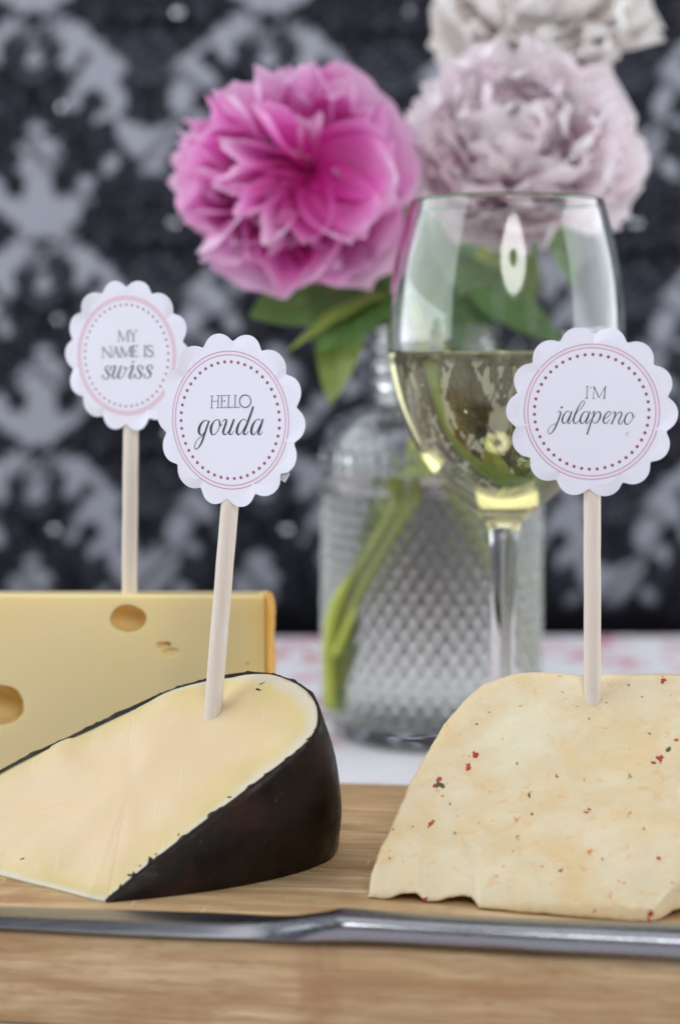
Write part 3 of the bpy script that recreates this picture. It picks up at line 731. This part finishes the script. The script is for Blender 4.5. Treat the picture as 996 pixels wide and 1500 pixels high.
hello = [L(257, 125, 250, 270, w=9), L(335, 122, 328, 270, w=9), L(255, 190, 333, 185, w=6), L(240, 125, 275, 123, w=7), L(315, 122, 350, 120, w=7), L(235, 272, 268, 270, w=7), L(312, 270, 345, 268, w=7),
         L(375, 120, 370, 268, w=9), L(358, 120, 430, 118, 430, 135, w=6), L(373, 188, 410, 186, w=6), L(412, 175, 412, 200, w=6), L(355, 270, 425, 266, 427, 250, w=6),
         L(460, 118, 455, 266, w=9), L(445, 118, 478, 117, w=6), L(440, 267, 505, 265, 507, 248, w=6), L(540, 118, 535, 265, w=9), L(525, 118, 558, 117, w=6), L(522, 266, 585, 264, 586, 247, w=6)]
hello = [s for g in hello for s in g] + [[(660 + 68 * math.sin(t), 188 - 76 * math.cos(t), 9 + 2 * abs(math.cos(t + .4))) for t in np.linspace(0, 2 * PI, 14)]]
gouda_w = [[(205, 440, 8), (190, 422, 8), (165, 424, 11), (125, 462, 24), (100, 520, 30), (100, 572, 26), (125, 600, 14), (150, 585, 8), (185, 530, 8), (208, 470, 8)],
           [(222, 428, 18), (195, 500, 22), (165, 590, 22), (138, 670, 22), (105, 735, 16), (70, 770, 10), (48, 765, 8), (45, 730, 8), (70, 670, 7), (110, 630, 7), (150, 610, 6)],
           [(320, 412, 10), (285, 430, 12), (250, 490, 26), (243, 550, 28), (258, 592, 16), (290, 590, 8), (330, 540, 8), (352, 480, 9), (350, 430, 10), (325, 410, 10)], [(345, 430, 12), (350, 478, 16), (362, 490, 10), (377, 462, 7)],
           [(388, 440, 7), (402, 415, 9), (425, 412, 16), (430, 440, 22), (410, 500, 24), (392, 560, 24), (400, 590, 16), (425, 590, 9), (460, 550, 7), (505, 470, 7)], [(524, 408, 20), (490, 500, 24), (465, 570, 22), (478, 594, 14), (500, 585, 8), (522, 552, 6)],
           [(670, 432, 8), (650, 406, 8), (610, 425, 12), (575, 480, 25), (557, 550, 29), (570, 592, 18), (600, 585, 8), (640, 530, 8), (676, 460, 8)], [(756, 255, 22), (725, 350, 24), (680, 470, 26), (642, 570, 22), (655, 594, 14), (680, 580, 8), (697, 553, 6)],
           [(845, 432, 8), (825, 404, 8), (785, 425, 12), (750, 480, 25), (733, 550, 29), (745, 592, 18), (775, 585, 8), (815, 530, 8), (850, 460, 8)], [(876, 405, 18), (845, 500, 25), (818, 573, 22), (830, 594, 14), (852, 585, 8), (870, 555, 6)]]
im = [L(462, 80, 455, 200, w=8), L(445, 80, 480, 78, w=6), L(438, 203, 470, 202, w=6), L(504, 80, 500, 103, w=5), L(532, 82, 522, 203, w=5), L(532, 82, 582, 195, w=9), L(582, 195, 650, 80, w=5), L(648, 82, 637, 203, w=9), L(520, 80, 538, 81, w=5), L(643, 79, 660, 78, w=5), L(510, 204, 537, 203, w=6), L(622, 204, 652, 203, w=6)]
im = [s for g in im for s in g]
ja_a = [[(280, 355, 6), (265, 336, 6), (235, 350, 10), (208, 395, 16), (200, 440, 16), (215, 464, 10), (240, 450, 6), (270, 400, 5), (290, 355, 5)], [(301, 338, 12), (275, 410, 15), (258, 450, 13), (270, 466, 8), (290, 445, 5), (312, 415, 5)]]
sh = lambda st, dx, dy=0: [[(x + dx, y + dy, w_) for (x, y, w_) in s] for s in st]
jalw = [[(152, 348, 6), (168, 338, 7), (182, 344, 12), (180, 370, 15), (160, 430, 15), (130, 500, 15), (100, 550, 11), (70, 574, 7), (52, 560, 6), (56, 525, 5), (90, 485, 5), (135, 465, 5)], [(189, 304, 18), (199, 289, 18)]] + ja_a + \
       [[(310, 420, 5), (350, 355, 5), (400, 300, 6), (430, 252, 7), (425, 230, 6), (400, 240, 7), (360, 310, 12), (326, 390, 16), (318, 440, 14), (335, 466, 9), (360, 450, 6), (388, 415, 5)]] + sh(ja_a, 187, 1) + \
       [[(505, 370, 5), (520, 346, 6), (536, 342, 12), (525, 385, 13), (490, 480, 14), (457, 580, 14)], [(522, 405, 5), (560, 352, 6), (588, 345, 11), (598, 370, 15), (590, 410, 15), (565, 450, 10), (540, 462, 6), (510, 442, 5)],
        [(622, 425, 5), (670, 398, 6), (702, 366, 7), (702, 343, 7), (675, 345, 9), (642, 385, 14), (627, 430, 15), (640, 464, 10), (670, 452, 6), (697, 420, 5)],
        [(722, 368, 5), (736, 348, 7), (753, 346, 11), (752, 366, 12), (735, 420, 13), (711, 472, 14)], [(733, 425, 5), (775, 362, 6), (808, 345, 10), (819, 368, 13), (800, 415, 13), (785, 450, 12), (795, 472, 8), (815, 462, 6), (838, 425, 5)],
        [(912, 349, 6), (880, 360, 9), (855, 405, 15), (850, 450, 14), (868, 474, 9), (900, 460, 6), (930, 410, 6), (935, 367, 7), (912, 348, 6)], [(928, 368, 8), (938, 402, 8), (960, 380, 4)]]
sm1 = [L(378, 90, 378, 240, w=8), L(378, 90, 440, 235, w=13), L(440, 235, 505, 90, w=7), L(505, 90, 505, 238, w=13), L(362, 242, 396, 241, w=7), L(488, 240, 522, 239, w=7), L(364, 90, 380, 90, w=7), L(503, 88, 518, 88, w=7),
       L(532, 85, 578, 165, w=12), L(578, 165, 620, 80, w=7), L(578, 165, 578, 235, w=12), L(560, 237, 596, 236, w=7), L(518, 86, 545, 84, w=6), L(606, 80, 632, 78, w=6),
       L(155, 320, 155, 460, w=7), L(155, 320, 265, 460, w=13), L(265, 460, 265, 310, w=7), L(140, 320, 158, 320, w=7), L(248, 310, 280, 308, w=7), L(140, 462, 170, 461, w=7),
       L(290, 455, 335, 310, w=7), L(335, 310, 382, 455, w=13), L(305, 405, 366, 402, w=7), L(278, 456, 304, 455, w=7), L(366, 456, 396, 455, w=7),
       L(410, 455, 410, 310, w=7), L(410, 310, 475, 450, w=13), L(475, 450, 540, 305, w=7), L(540, 305, 540, 450, w=13), L(400, 456, 424, 455, w=7), L(524, 451, 556, 450, w=7),
       L(574, 300, 574, 450, w=12), L(560, 300, 637, 298, 638, 320, w=7), L(574, 375, 615, 373, w=7), L(615, 360, 615, 390, w=7), L(560, 450, 637, 448, 640, 428, w=7),
       L(738, 300, 738, 445, w=12), L(722, 298, 756, 297, w=7), L(720, 447, 756, 446, w=7)]
sm1 = [s for g in sm1 for s in g] + [[(846, 325, 7), (836, 300, 8), (803, 293, 9), (776, 310, 11), (784, 345, 13), (822, 370, 14), (850, 400, 12), (842, 435, 10), (808, 449, 8), (776, 438, 8), (769, 415, 7)]]
ss = [[(250, 628, 22), (262, 622, 20), (264, 600, 10), (240, 580, 10), (205, 590, 14), (190, 620, 20), (215, 662, 27), (240, 703, 25), (230, 745, 14), (195, 760, 10), (155, 745, 12), (150, 715, 14), (165, 708, 14)]]
swissw = ss + [[(262, 605, 8), (300, 583, 13), (326, 590, 22), (315, 640, 25), (290, 700, 25), (295, 745, 18), (320, 750, 11), (360, 700, 9), (400, 620, 10)],
               [(407, 578, 22), (385, 650, 25), (365, 715, 25), (378, 752, 16), (410, 745, 11), (450, 690, 10), (470, 625, 10), (455, 590, 16), (470, 628, 12), (498, 608, 8)],
               [(573, 514, 26), (575, 530, 26)], [(525, 605, 8), (555, 573, 13), (573, 585, 24), (547, 665, 26), (522, 725, 25), (535, 752, 15), (560, 740, 10), (605, 690, 8)]] + sh(ss, 447, -8) + sh(ss, 578, -14)

eg = fp(312, 1040)
def gtape(sub, to3, nrm, P3, rad):
    a = [P3(R(x), r * rad, -0.0006) for x, r in ((120, .88), (125, .985), (131, 1.0), (134, .86))]
    b = [p - nrm * 0.00012 for p in a]
    t = NT('clear_tape'); t.set(Base_Color=(.7, .72, .75), Roughness=.25); t.i(t.b, 'Transmission Weight', 0.5)
    sub('tape', a + b, [(0, 1, 2, 3), (7, 6, 5, 4), (0, 4, 5, 1), (1, 5, 6, 2), (2, 6, 7, 3), (3, 7, 4, 0)], t.m)
def smudge(sub, to3, nrm, P3, rad):
    t = NT('faint_mark'); t.set(Base_Color=(.50, .51, .58), Roughness=.7)
    V, F = ribbon([[(895, 555, 10), (870, 560, 12), (868, 578, 14), (885, 592, 10)]], to3, nrm, 1, .00003); sub('faint_mark', V, F, t.m)
make_pick('scalloped paper tag reading HELLO gouda on a stick in the black rinded wedge', eg, (336.4, 615.7), eg.y - 0.002, 128, 111.7, R(2.6), -1, 'double', 46, .0195,
          [('a', hello), ('b', gouda_w)], (280, 565), 8.3, 26.5, gtape)
ej = jp(868, 1029) + Vector((0, 0.001, 0))
make_pick("scalloped paper tag reading I'M jalapeno on a stick in the pepper flecked cheese", ej, (865.3, 603.5), ej.y - 0.003, 125.5, 120, R(1.0), -1, 'double', 46, .0195,
          [('a', im), ('b', jalw)], (795, 555), 7.114, 25.5, smudge)
es = atY(190, 867, YS + 0.0165)
make_pick('scalloped paper tag reading MY NAME IS swiss on a stick in the block with holes', es, (185.2, 521), es.y, 110.4, 97.5, R(1.2), -1, 'single', 46, .017,
          [('a', sm1), ('b', swissw)], (135, 475), 9.486, 22.5)

# ------------------------------------------------------------------ knife
kn = empty('table_knife', (0, atZ(498, 1365, BT).y, BT), 'polished steel table knife lying across the board in front of the cheeses', 'knife')
YK = 0.462
def loft(name, secs, mat, shape):
    """secs: (px, centre py, centre height, half depth, half height)"""
    V, F = [], []; n = len(shape)
    for (px, py, cz, ry, rz) in secs:
        c = atZ(px, py, BT + cz)
        t_ = min(1, max(0, (px - 395) / 95.0)) if shape is bl_shape else 1
        for (a, b), (a2, b2) in zip(shape, hd_shape): V.append((c.x, c.y + ry * (a * (1 - t_) + a2 * t_), BT + max(.00015, cz + rz * (b * (1 - t_) + b2 * t_))))
    for i in range(len(secs) - 1):
        for j in range(n): k = (j + 1) % n; F.append((i * n + j, (i + 1) * n + j, (i + 1) * n + k, i * n + k))
    F.append(tuple(range(n))); F.append(tuple((len(secs) - 1) * n + j for j in range(n)))
    o = mesh(name, V, F, mat); recalc(o); sharp(o, 24); adopt(o, kn); return o
def resamp(tab, n):
    xs_ = [t[0] for t in tab]; P = catmull([np.array(t) for t in tab], 12); X_ = [p[0] for p in P]
    return [(x, *[float(np.interp(x, X_, [p[k] for p in P])) for k in range(1, 5)]) for x in np.linspace(xs_[0], xs_[-1], n)]
bl_key = [(1, .0), (.9, .45), (-.30, 1.0), (-.45, .95), (-1, -.55), (-.96, -.9), (0, -1), (.9, -.6)]
hd_shape = []
for j in range(32):
    t = 2 * PI * j / 32; c_, s_q = math.cos(t), math.sin(t); hd_shape.append((math.copysign(abs(c_) ** .9, c_), math.copysign(abs(s_q) ** .6, s_q)))
bl_shape = []
for (a, b) in hd_shape:          # the same number of points round the blade section as round the handle
    ang = math.atan2(b, a); best = None
    for (p, q) in zip(bl_key, bl_key[1:] + bl_key[:1]):
        for u in np.linspace(0, 1, 25):
            x, y = p[0] + (q[0] - p[0]) * u, p[1] + (q[1] - p[1]) * u; e = abs((math.atan2(y, x) - ang + PI) % (2 * PI) - PI)
            if best is None or e < best[0]: best = (e, x, y)
    bl_shape.append(best[1:])
loft('blade', resamp([(-300, 1334, .0010, .004, .0006), (-150, 1337, .0011, .0068, .0008), (0, 1342, .0012, .0078, .0009), (150, 1348, .0013, .0086, .0010), (300, 1353, .0015, .0088, .0012), (360, 1355, .0018, .0078, .0015), (420, 1357, .0026, .0066, .0023), (462, 1357, .0035, .0058, .0032), (492, 1356, .0041, .0056, .0037)], 60), STEEL, bl_shape)
loft('handle', resamp([(486, 1356, .0040, .0056, .0036), (500, 1355, .0043, .0059, .0039), (520, 1355, .0043, .0059, .0038), (570, 1358, .0041, .0056, .0036), (640, 1362, .0040, .0055, .0035), (760, 1368, .0041, .0058, .0036), (900, 1374, .0042, .0062, .0037), (1060, 1381, .0044, .0068, .0039), (1200, 1387, .0044, .0070, .0039), (1280, 1390, .0042, .0056, .0034), (1305, 1391, .004, .002, .0015)], 90), STEEL, hd_shape)

# ------------------------------------------------------------------ wine glass and wine
YG = 0.662; gc = atY(740, 515, YG); GX = gc.x
def gz(py): return atY(740, py, YG).z
kk = YG / FPX
tab = [(296, 139), (330, 149), (380, 161), (430, 168.5), (480, 172), (520, 171), (560, 165), (600, 154), (640, 138), (680, 114), (710, 90), (735, 62), (752, 40), (766, 27), (785, 20), (830, 18), (900, 17), (1000, 17.5), (1110, 19)]
outer = [(h * kk, gz(py)) for py, h in catmull(tab, 5)]
outer = [(float(r), float(z)) for r, z in outer]
foot = [(.0062, .020), (.0085, .011), (.014, .0065), (.024, .0040), (.034, .0026), (.0352, .0018), (.0348, .0009), (.030, .0008), (.012, .0012), (0, .0014)]
outer = [p for p in outer if p[1] > .026] + foot
zin = gz(746)
inner = []
for r, z in outer:
    if z > zin + .0015 and r > .012: inner.append((r - 0.00105, z))
inner = inner + [(0.0085, zin + .0008), (.004, zin + .0001), (0, zin)]
wg = empty('wine_glass', (GX, YG, 0), 'large clear stemmed wine glass half filled, in front of the vase', 'wine glass')
rimr, rimz = outer[0]
prof = [(0, zin)] + inner[::-1][1:] + [(rimr - .0009, rimz + .0004), (rimr - .0005, rimz + .0006), (rimr - .0001, rimz + .0003)] + outer
lathe('glass_bowl_and_stem', prof, GLASS, 128, wg, (GX, YG, 0))
zl = gz(518)
wp = [(r + .00010, z) for r, z in inner if z < zl - .0003]
rl = float(np.interp(zl, [z for r, z in inner[::-1]], [r for r, z in inner[::-1]]))
prof = [(0, zl - .0), (rl - .0025, zl), (rl - .0010, zl + .00025), (rl + .0001, zl + .0011)] + wp
prof[-1] = (0, zin - .0001)
wn = lathe('white_wine', prof, WINE, 128, None, (GX, YG, 0))
tag(wn, 'pale yellow white wine filling the lower half of the glass', 'wine')

# ------------------------------------------------------------------ patterned glass jar, water
JX = atY(630, 1000, .83).x; JY = 0.824; JRr = 0.0525
jar = empty('glass_jar_vase', (JX, JY, 0), 'clear pressed glass jar with diamond lattice relief holding the peonies', 'vase')
ZJ = [(0, .0006), (.030, .0006), (.044, .0004), (.0485, .0012), (.0508, .004), (.0518, .010)]
for z in np.arange(.0125, .119, .0011): ZJ.append((JRr, float(z)))
ZJ += [(.0530, .1195), (.0535, .1205), (.0530, .1215)]
for z in np.arange(.1225, .140, .0011): ZJ.append((JRr, float(z)))
ZJ += [(.0520, .1435), (.0505, .1478), (.0475, .1512), (.0435, .1538), (.0390, .1556), (.0350, .1578), (.0325, .1610), (.0318, .164)]
for k in range(3):
    z0 = .1655 + k * .0085
    for q in np.linspace(0, 1, 9): ZJ.append((.0308 + .0026 * math.sin(PI * q) ** 1.0, z0 + .0082 * q))
ZJ += [(.0312, .1915), (.0316, .1935), (.0306, .1955), (.0290, .196)]
inn_ = [(.0280, .1945), (.0276, .164), (.0300, .1605), (.0340, .157), (.0392, .153), (.0438, .149), (.0470, .1445), (.0488, .139), (.0490, .12), (.0488, .03), (.0478, .014), (.044, .0095), (.030, .0082), (0, .0078)]
ND = 44
def jr(k, a, r, z):
    if k < 6 or r < JRr - 1e-5: return 0
    if .013 < z < .1175:
        u = a / (2 * PI) * ND; v = z / .0116
        e = min(abs(((u + v) % 1) - .5), abs(((u - v) % 1) - .5)) * 2
        return 0.0011 * max(0, 1 - (e / .27) ** 2) - .0002
    if .1225 < z < .140:
        return .0009 * max(0, math.sin(a * 48)) * math.sin(PI * (z - .1225) / .0175) ** .6 * (1 if abs(z - .131) > .0012 else .2)
    return 0
lathe('glass_wall', ZJ + inn_, JARG, 540, jar, (JX, JY, 0), jr)
zw = 0.1265
wat = [(0, zw), (.0485, zw), (.0492, zw + .0006)] + [(r + .00012, z - (.0001 if r < .03 else 0)) for r, z in inn_ if z < zw]
wt = lathe('vase_water', wat, WATER, 96, None, (JX, JY, 0))
tag(wt, 'clear water inside the patterned glass jar, around the green stems', 'water')

# ------------------------------------------------------------------ peonies
def petal_mesh(name, mat, seed, wide, ruf, cup, notch, nu=11, nv=13):
    """unit petal: length 1 along +Y from the origin, width along X, cupped towards +Z"""
    rr = random.Random(seed); V, F, al = [], [], []
    ph = [rr.uniform(0, 6.28) for _ in range(6)]
    for j in range(nv):
        v = j / (nv - 1)
        wv = wide * (0.22 + 0.78 * math.sin(PI * min(1, v * 0.72 + .04)) ** 0.9) * (1 if v < .8 else math.sqrt(max(0.05, 1 - ((v - .8) / .27) ** 2)))
        for i in range(nu):
            u = 2 * i / (nu - 1) - 1
            x = u * wv * .5
            y = v * (1 - .10 * u * u * v) - notch * v ** 6 * (0.5 + .5 * math.sin(u * 7 + ph[0])) * .16 - (notch * .10 * math.exp(-(u * 4) ** 2) * v ** 5)
            z = cup * (v * v * .35 * 0 + .42 * u * u * wv) + cup * .32 * (1 - (1 - v) ** 2) * 0
            z += -.10 * math.sin(PI * v) + cup * .28 * v ** 2.2
            z += ruf * v ** 2 * (.055 * math.sin(u * 6 + ph[1] + v * 3) + .04 * math.sin(u * 11 + ph[2]) + .03 * math.sin(v * 9 + ph[3] + u * 3))
            x += ruf * v ** 2 * .03 * math.sin(v * 12 + ph[4])
            V.append((x, y, z)); al.append(v)
    for j in range(nv - 1):
        for i in range(nu - 1): F.append((j * nu + i, j * nu + i + 1, (j + 1) * nu + i + 1, (j + 1) * nu + i))
    o = mesh(name, V, F, mat); fattr(o, 'along', al); me = o.data; bpy.data.objects.remove(o); return me
def flower(label, C, rad, axis, mat, counts, seed, squash=(1, 1, 1), extra=(), rollr=.4, wd=(.42, .8), ruf=(1.0, .5)):
    rr = random.Random(seed); root = empty('peony', C, label, 'flower', 'peonies in the glass jar')
    inner_m = [petal_mesh('petal', mat, seed * 31 + k, wd[0] + .10 * (k % 3), ruf[0], .55 + .25 * (k % 2), .9) for k in range(7)]
    outer_m = [petal_mesh('petal', mat, seed * 77 + k, wd[1] + .1 * k, ruf[1], .8, .35) for k in range(4)]
    ax = Vector(axis).normalized(); q = ax.to_track_quat('Z', 'Y').to_matrix()
    i = 0
    for (n, th0, th1, ln, big) in counts:
        for k in range(n):
            f = (k + .5) / n; th = R(th0 + (th1 - th0) * math.sqrt(f)) + rr.uniform(-.09, .09); phi = k * 2.39996 + rr.uniform(-.25, .25) + n
            d = Vector((math.sin(th) * math.cos(phi), math.sin(th) * math.sin(phi), math.cos(th)))
            yv = (q @ d).normalized()
            zin = (ax - yv * ax.dot(yv))
            zin = zin.normalized() if zin.length > .05 else yv.orthogonal().normalized()
            xv = yv.cross(zin).normalized(); zv = xv.cross(yv).normalized()
            M = Matrix((xv, yv, zv)).transposed().to_4x4()
            roll = rr.uniform(-.35, .35) if big else rr.uniform(-rollr, rollr)
            L_ = rad * ln * rr.uniform(.80, 1.12)
            o = bpy.data.objects.new('petal', rr.choice(outer_m if big else inner_m)); COL.objects.link(o); o.parent = root
            Mt = M @ Matrix.Rotation(roll, 4, 'Y') @ Matrix.Rotation(rr.uniform(-.12, .22), 4, 'X') @ Matrix.Diagonal((L_ * rr.uniform(.85, 1.2), L_, L_, 1))
            Mt = Matrix.Diagonal((*squash, 1)) @ Mt
            Mt.translation = Vector((rr.uniform(-.06, .06), rr.uniform(-.06, .06), rr.uniform(-.06, .06))) * rad
            o.matrix_basis = Mt; i += 1
    for (dx, dy, dz, ln, wx, roll, fwd) in extra:
        yv = Vector((dx, dy, dz)).normalized(); zin = (Vector((0, -1, 0)) - yv * -yv.y).normalized(); xv = yv.cross(zin).normalized(); zv = xv.cross(yv).normalized()
        o = bpy.data.objects.new('petal', rr.choice(outer_m)); COL.objects.link(o); o.parent = root
        Mt = Matrix((xv, yv, zv)).transposed().to_4x4() @ Matrix.Rotation(roll, 4, 'Y') @ Matrix.Diagonal((ln * rad * wx, ln * rad, ln * rad, 1))
        Mt.translation = yv * rad * -.05 + Vector((.10, -.50, .06)) * rad * fwd; o.matrix_basis = Mt
    return root
MAG = m_petal('magenta_petal', (0.86, 0.06, 0.54), (0.93, 0.30, 0.74), (0.97, 0.72, 0.92), .38)
PALE = m_petal('blush_petal', (0.98, 0.68, 0.79), (0.99, 0.86, 0.915), (0.995, 0.945, 0.965), .22)
CREAM = m_petal('cream_petal', (0.97, 0.82, 0.80), (0.98, 0.93, 0.90), (0.985, 0.965, 0.945), .18)
C1 = atY(438, 268, .775); k1 = .775 / FPX
P1 = flower('deep magenta peony with leafy stem, left of the two pale peonies', C1, 168 * k1, (-.10, -.90, .20), MAG,
       [(9, 4, 24, .50, 0), (20, 18, 50, .72, 0), (26, 42, 72, .90, 0), (26, 66, 92, 1.02, 0), (10, 80, 104, 1.04, 1), (7, 100, 124, .95, 1)], 4, (1.0, .85, 1.0),
       [(.95, -.25, -.30, .92, .85, .1, 1), (.50, -.30, -.85, .92, .75, -.2, 1), (.92, -.2, .25, .85, .7, .2, 1), (.05, -.3, -1, .80, .6, .1, 1), (-.6, -.3, -.5, .95, .26, .2, 1), (-.35, -.3, -.8, .95, .3, .2, 1), (-.2, -.3, .5, .6, .22, .4, 1), (.25, -.3, .7, .6, .24, -.4, 1), (-.9, -.3, -.1, 1.0, .24, -.3, 1), (-.95, -.3, -.35, .95, .22, .3, 1), (-.55, -.4, .5, .9, .22, .3, 1), (-.8, -.3, .25, .95, .22, -.2, 1),
        (-.35, -.45, -.85, 1.12, .42, .2, 0), (-.7, -.5, -.6, 1.14, .36, -.2, 0), (-.12, -.35, -1.0, 1.22, .45, 0, 0), (-.9, -.4, .35, 1.18, .32, 0, 0), (-.95, -.4, -.05, 1.24, .32, .4, 0), (.12, -.4, 1, 1.20, .40, 0, 0), (-.45, -.4, .9, 1.2, .30, .3, 0), (-.62, -.4, .72, 1.26, .26, -.4, 0), (-.75, -.4, .6, 1.22, .24, .5, 0), (.5, -.3, .9, 1.14, .30, 0, 0), (.72, -.3, .75, 1.14, .26, .4, 0), (-1, -.3, -.35, 1.22, .30, .2, 0), (-.9, -.3, -.55, 1.26, .28, -.5, 0)], .35, (.34, .80), (.95, .5))
C2 = atY(755, 226, .80); k2 = .80 / FPX
P2 = flower('blush pink peony partly seen through the rim of the wine glass', C2, 160 * k2, (-.1, -.80, .45), PALE,
       [(12, 2, 26, .70, 0), (34, 18, 58, .86, 0), (44, 50, 84, .98, 0), (30, 76, 104, 1.03, 0), (10, 84, 108, 1.0, 1), (8, 100, 125, 1.0, 1)], 5, (1.10, .85, .95), (), .3, (.60, .9), (.6, .5))
C3_ = atY(786, 32, .875); k3 = .875 / FPX
P3_ = flower('creamy white peony at the top edge, highest of the three', C3_, 150 * k3, (.05, -.75, .5), CREAM,
       [(12, 2, 26, .70, 0), (34, 18, 58, .86, 0), (44, 50, 84, .98, 0), (30, 76, 104, 1.03, 0), (14, 84, 118, 1.0, 1)], 9, (1.05, .85, .92), (), .3, (.60, .9), (.6, .5))

STEM = NT('stem_green'); _v = STEM.obj(); STEM.set(Base_Color=STEM.mix(STEM.noise(_v, 60, 3), (0.30, 0.38, 0.04), (0.55, 0.60, 0.12)), Roughness=.5); STEM = STEM.m
LEAFA = m_leaf('leaf_green', (0.08, 0.18, 0.045), (0.15, 0.29, 0.075), (0.28, 0.40, 0.15))
LEAFB = m_leaf('leaf_yellow_green', (0.16, 0.24, 0.03), (0.26, 0.35, 0.07), (0.38, 0.44, 0.16))
def leaf(root, base, tip, wpx, bow, mat, face=(0, -1, .25), Yb=.79, Yt=.79, side_bow=0.0):
    a, b = atY(*base, Yb), atY(*tip, Yt); d = b - a; Ln = d.length; yv = d.normalized(); zf = Vector(face); xv = yv.cross(zf).normalized(); zv = xv.cross(yv).normalized()
    wd = wpx / FPX * Yb; V, F, al, sd = [], [], [], []; nu, nv = 9, 22
    for j in range(nv):
        v = j / (nv - 1); w_ = wd * .5 * max(.03, math.sin(PI * v ** .85) ** .8)
        c = a + d * v + zv * (bow * math.sin(PI * v) * Ln) + xv * (side_bow * math.sin(PI * v) * Ln)
        for i in range(nu):
            u = 2 * i / (nu - 1) - 1
            V.append(c + xv * (u * w_) + zv * (.30 * abs(u) * w_ + .06 * w_ * math.sin(v * 22 + u))); al.append(v); sd.append(u)
    for j in range(nv - 1):
        for i in range(nu - 1): F.append((j * nu + i, j * nu + i + 1, (j + 1) * nu + i + 1, (j + 1) * nu + i))
    o = mesh('leaf', V, F, mat); fattr(o, 'along', al); fattr(o, 'side', sd); adopt(o, root); return o
def stem_part(root, pts, r):
    P = [atY(px, py, Y) for px, py, Y in pts]; sp = [Vector(p) for p in catmull([tuple(p) for p in P], 8)]
    tube('stem', sp, r, STEM, root, 12); return root
s1 = stem_part(P1, [(500, 300, .79), (560, 400, .80), (600, 480, .812), (617, 560, .818), (604, 680, .815), (552, 800, .80), (512, 900, .80), (503, 1040, .805)], .0036)
tube('stem', [Vector(p) for p in catmull([tuple(atY(*p)) for p in ((655, 560, .80), (640, 660, .795), (580, 780, .79), (535, 860, .788), (492, 960, .792))], 8)], .0022, STEM, s1, 10)
tube('stem', [Vector(p) for p in catmull([tuple(atY(*p)) for p in ((600, 560, .80), (640, 680, .793), (690, 780, .79), (730, 870, .795))], 8)], .0018, STEM, s1, 10)
s2 = stem_part(P2, [(745, 300, .82), (690, 400, .825), (650, 480, .83), (640, 580, .835), (662, 700, .84), (710, 820, .845), (752, 940, .845), (768, 1020, .842)], .0026)
s3 = stem_part(P3_, [(790, 120, .885), (740, 300, .87), (672, 470, .855), (632, 580, .85), (590, 720, .80), (545, 810, .792), (488, 900, .795), (484, 1035, .80)], .0032)
tube('side_shoot', [atY(*p) for p in ((580, 745, .805), (560, 812, .80), (527, 852, .797), (500, 880, .795))], .0024, STEM, s1, 10)
leaf(s1, (560, 395), (366, 464), 110, -.05, LEAFA, (0.1, -1, .5), .79, .775)
leaf(s1, (580, 335), (468, 515), 140, -.10, LEAFA, (-.3, -1, .25), .80, .765)
leaf(s1, (606, 418), (418, 518), 30, .06, LEAFB, (0, -.5, 1), .795, .75)
leaf(s1, (512, 400), (484, 592), 74, -.05, LEAFB, (-.3, -1, 0), .79, .78)
leaf(s1, (560, 330), (520, 420), 90, -.05, LEAFA, (.3, -1, 0), .81, .80)
leaf(s2, (650, 370), (832, 505), 74, -.08, LEAFA, (.1, -.8, .6), .82, .80)
leaf(s2, (680, 400), (690, 560), 86, -.05, LEAFA, (.3, -1, .1), .83, .80)
leaf(s2, (690, 330), (600, 520), 84, .05, LEAFA, (-.5, -1, .1), .84, .82)
leaf(s2, (800, 300), (845, 420), 70, .05, LEAFA, (.5, -1, .1), .84, .82)
leaf(s3, (730, 320), (770, 470), 80, .05, LEAFB, (.2, -1, .1), .87, .86)
leaf(s3, (640, 310), (560, 380), 80, .05, LEAFA, (.2, -1, .1), .86, .85)
leaf(s1, (520, 880), (560, 700), 30, .05, LEAFB, (.4, -1, .1), .80, .80)
leaf(s1, (500, 1030), (530, 860), 34, -.04, LEAFB, (-.4, -1, .1), .80, .80)
leaf(s3, (600, 700), (540, 905), 26, .05, LEAFB, (.2, -1, .1), .83, .82)

# ------------------------------------------------------------------ the dish lamp of the light reflected in the glass
dl = empty('beauty_dish_lamp', DISH, 'white dish lamp with a dark centre plate above and behind the camera', 'studio lamp')
rot = dish_light.rotation_euler.to_matrix().to_4x4()
DK = simple('black_metal', (.01, .01, .01), .6); WHT = simple('dish_white', (.7, .7, .7), .5)
def lamp_part(name, prof, mat):
    o = lathe(name, prof, mat, 48); o.matrix_world = Matrix.Translation(DISH) @ rot; o.parent = dl; o.matrix_parent_inverse = Matrix.Translation(-DISH); return o
lamp_part('centre_plate', [(0, -.012), (.055, -.012), (.058, -.014), (.055, -.016), (0, -.016)], DK)
lamp_part('dish_shell', [(.232, -.004), (.235, -.004), (.232, .02), (.12, .07), (.05, .09), (0, .09), (0, .088), (.05, .088), (.12, .067), (.229, .018)], WHT)
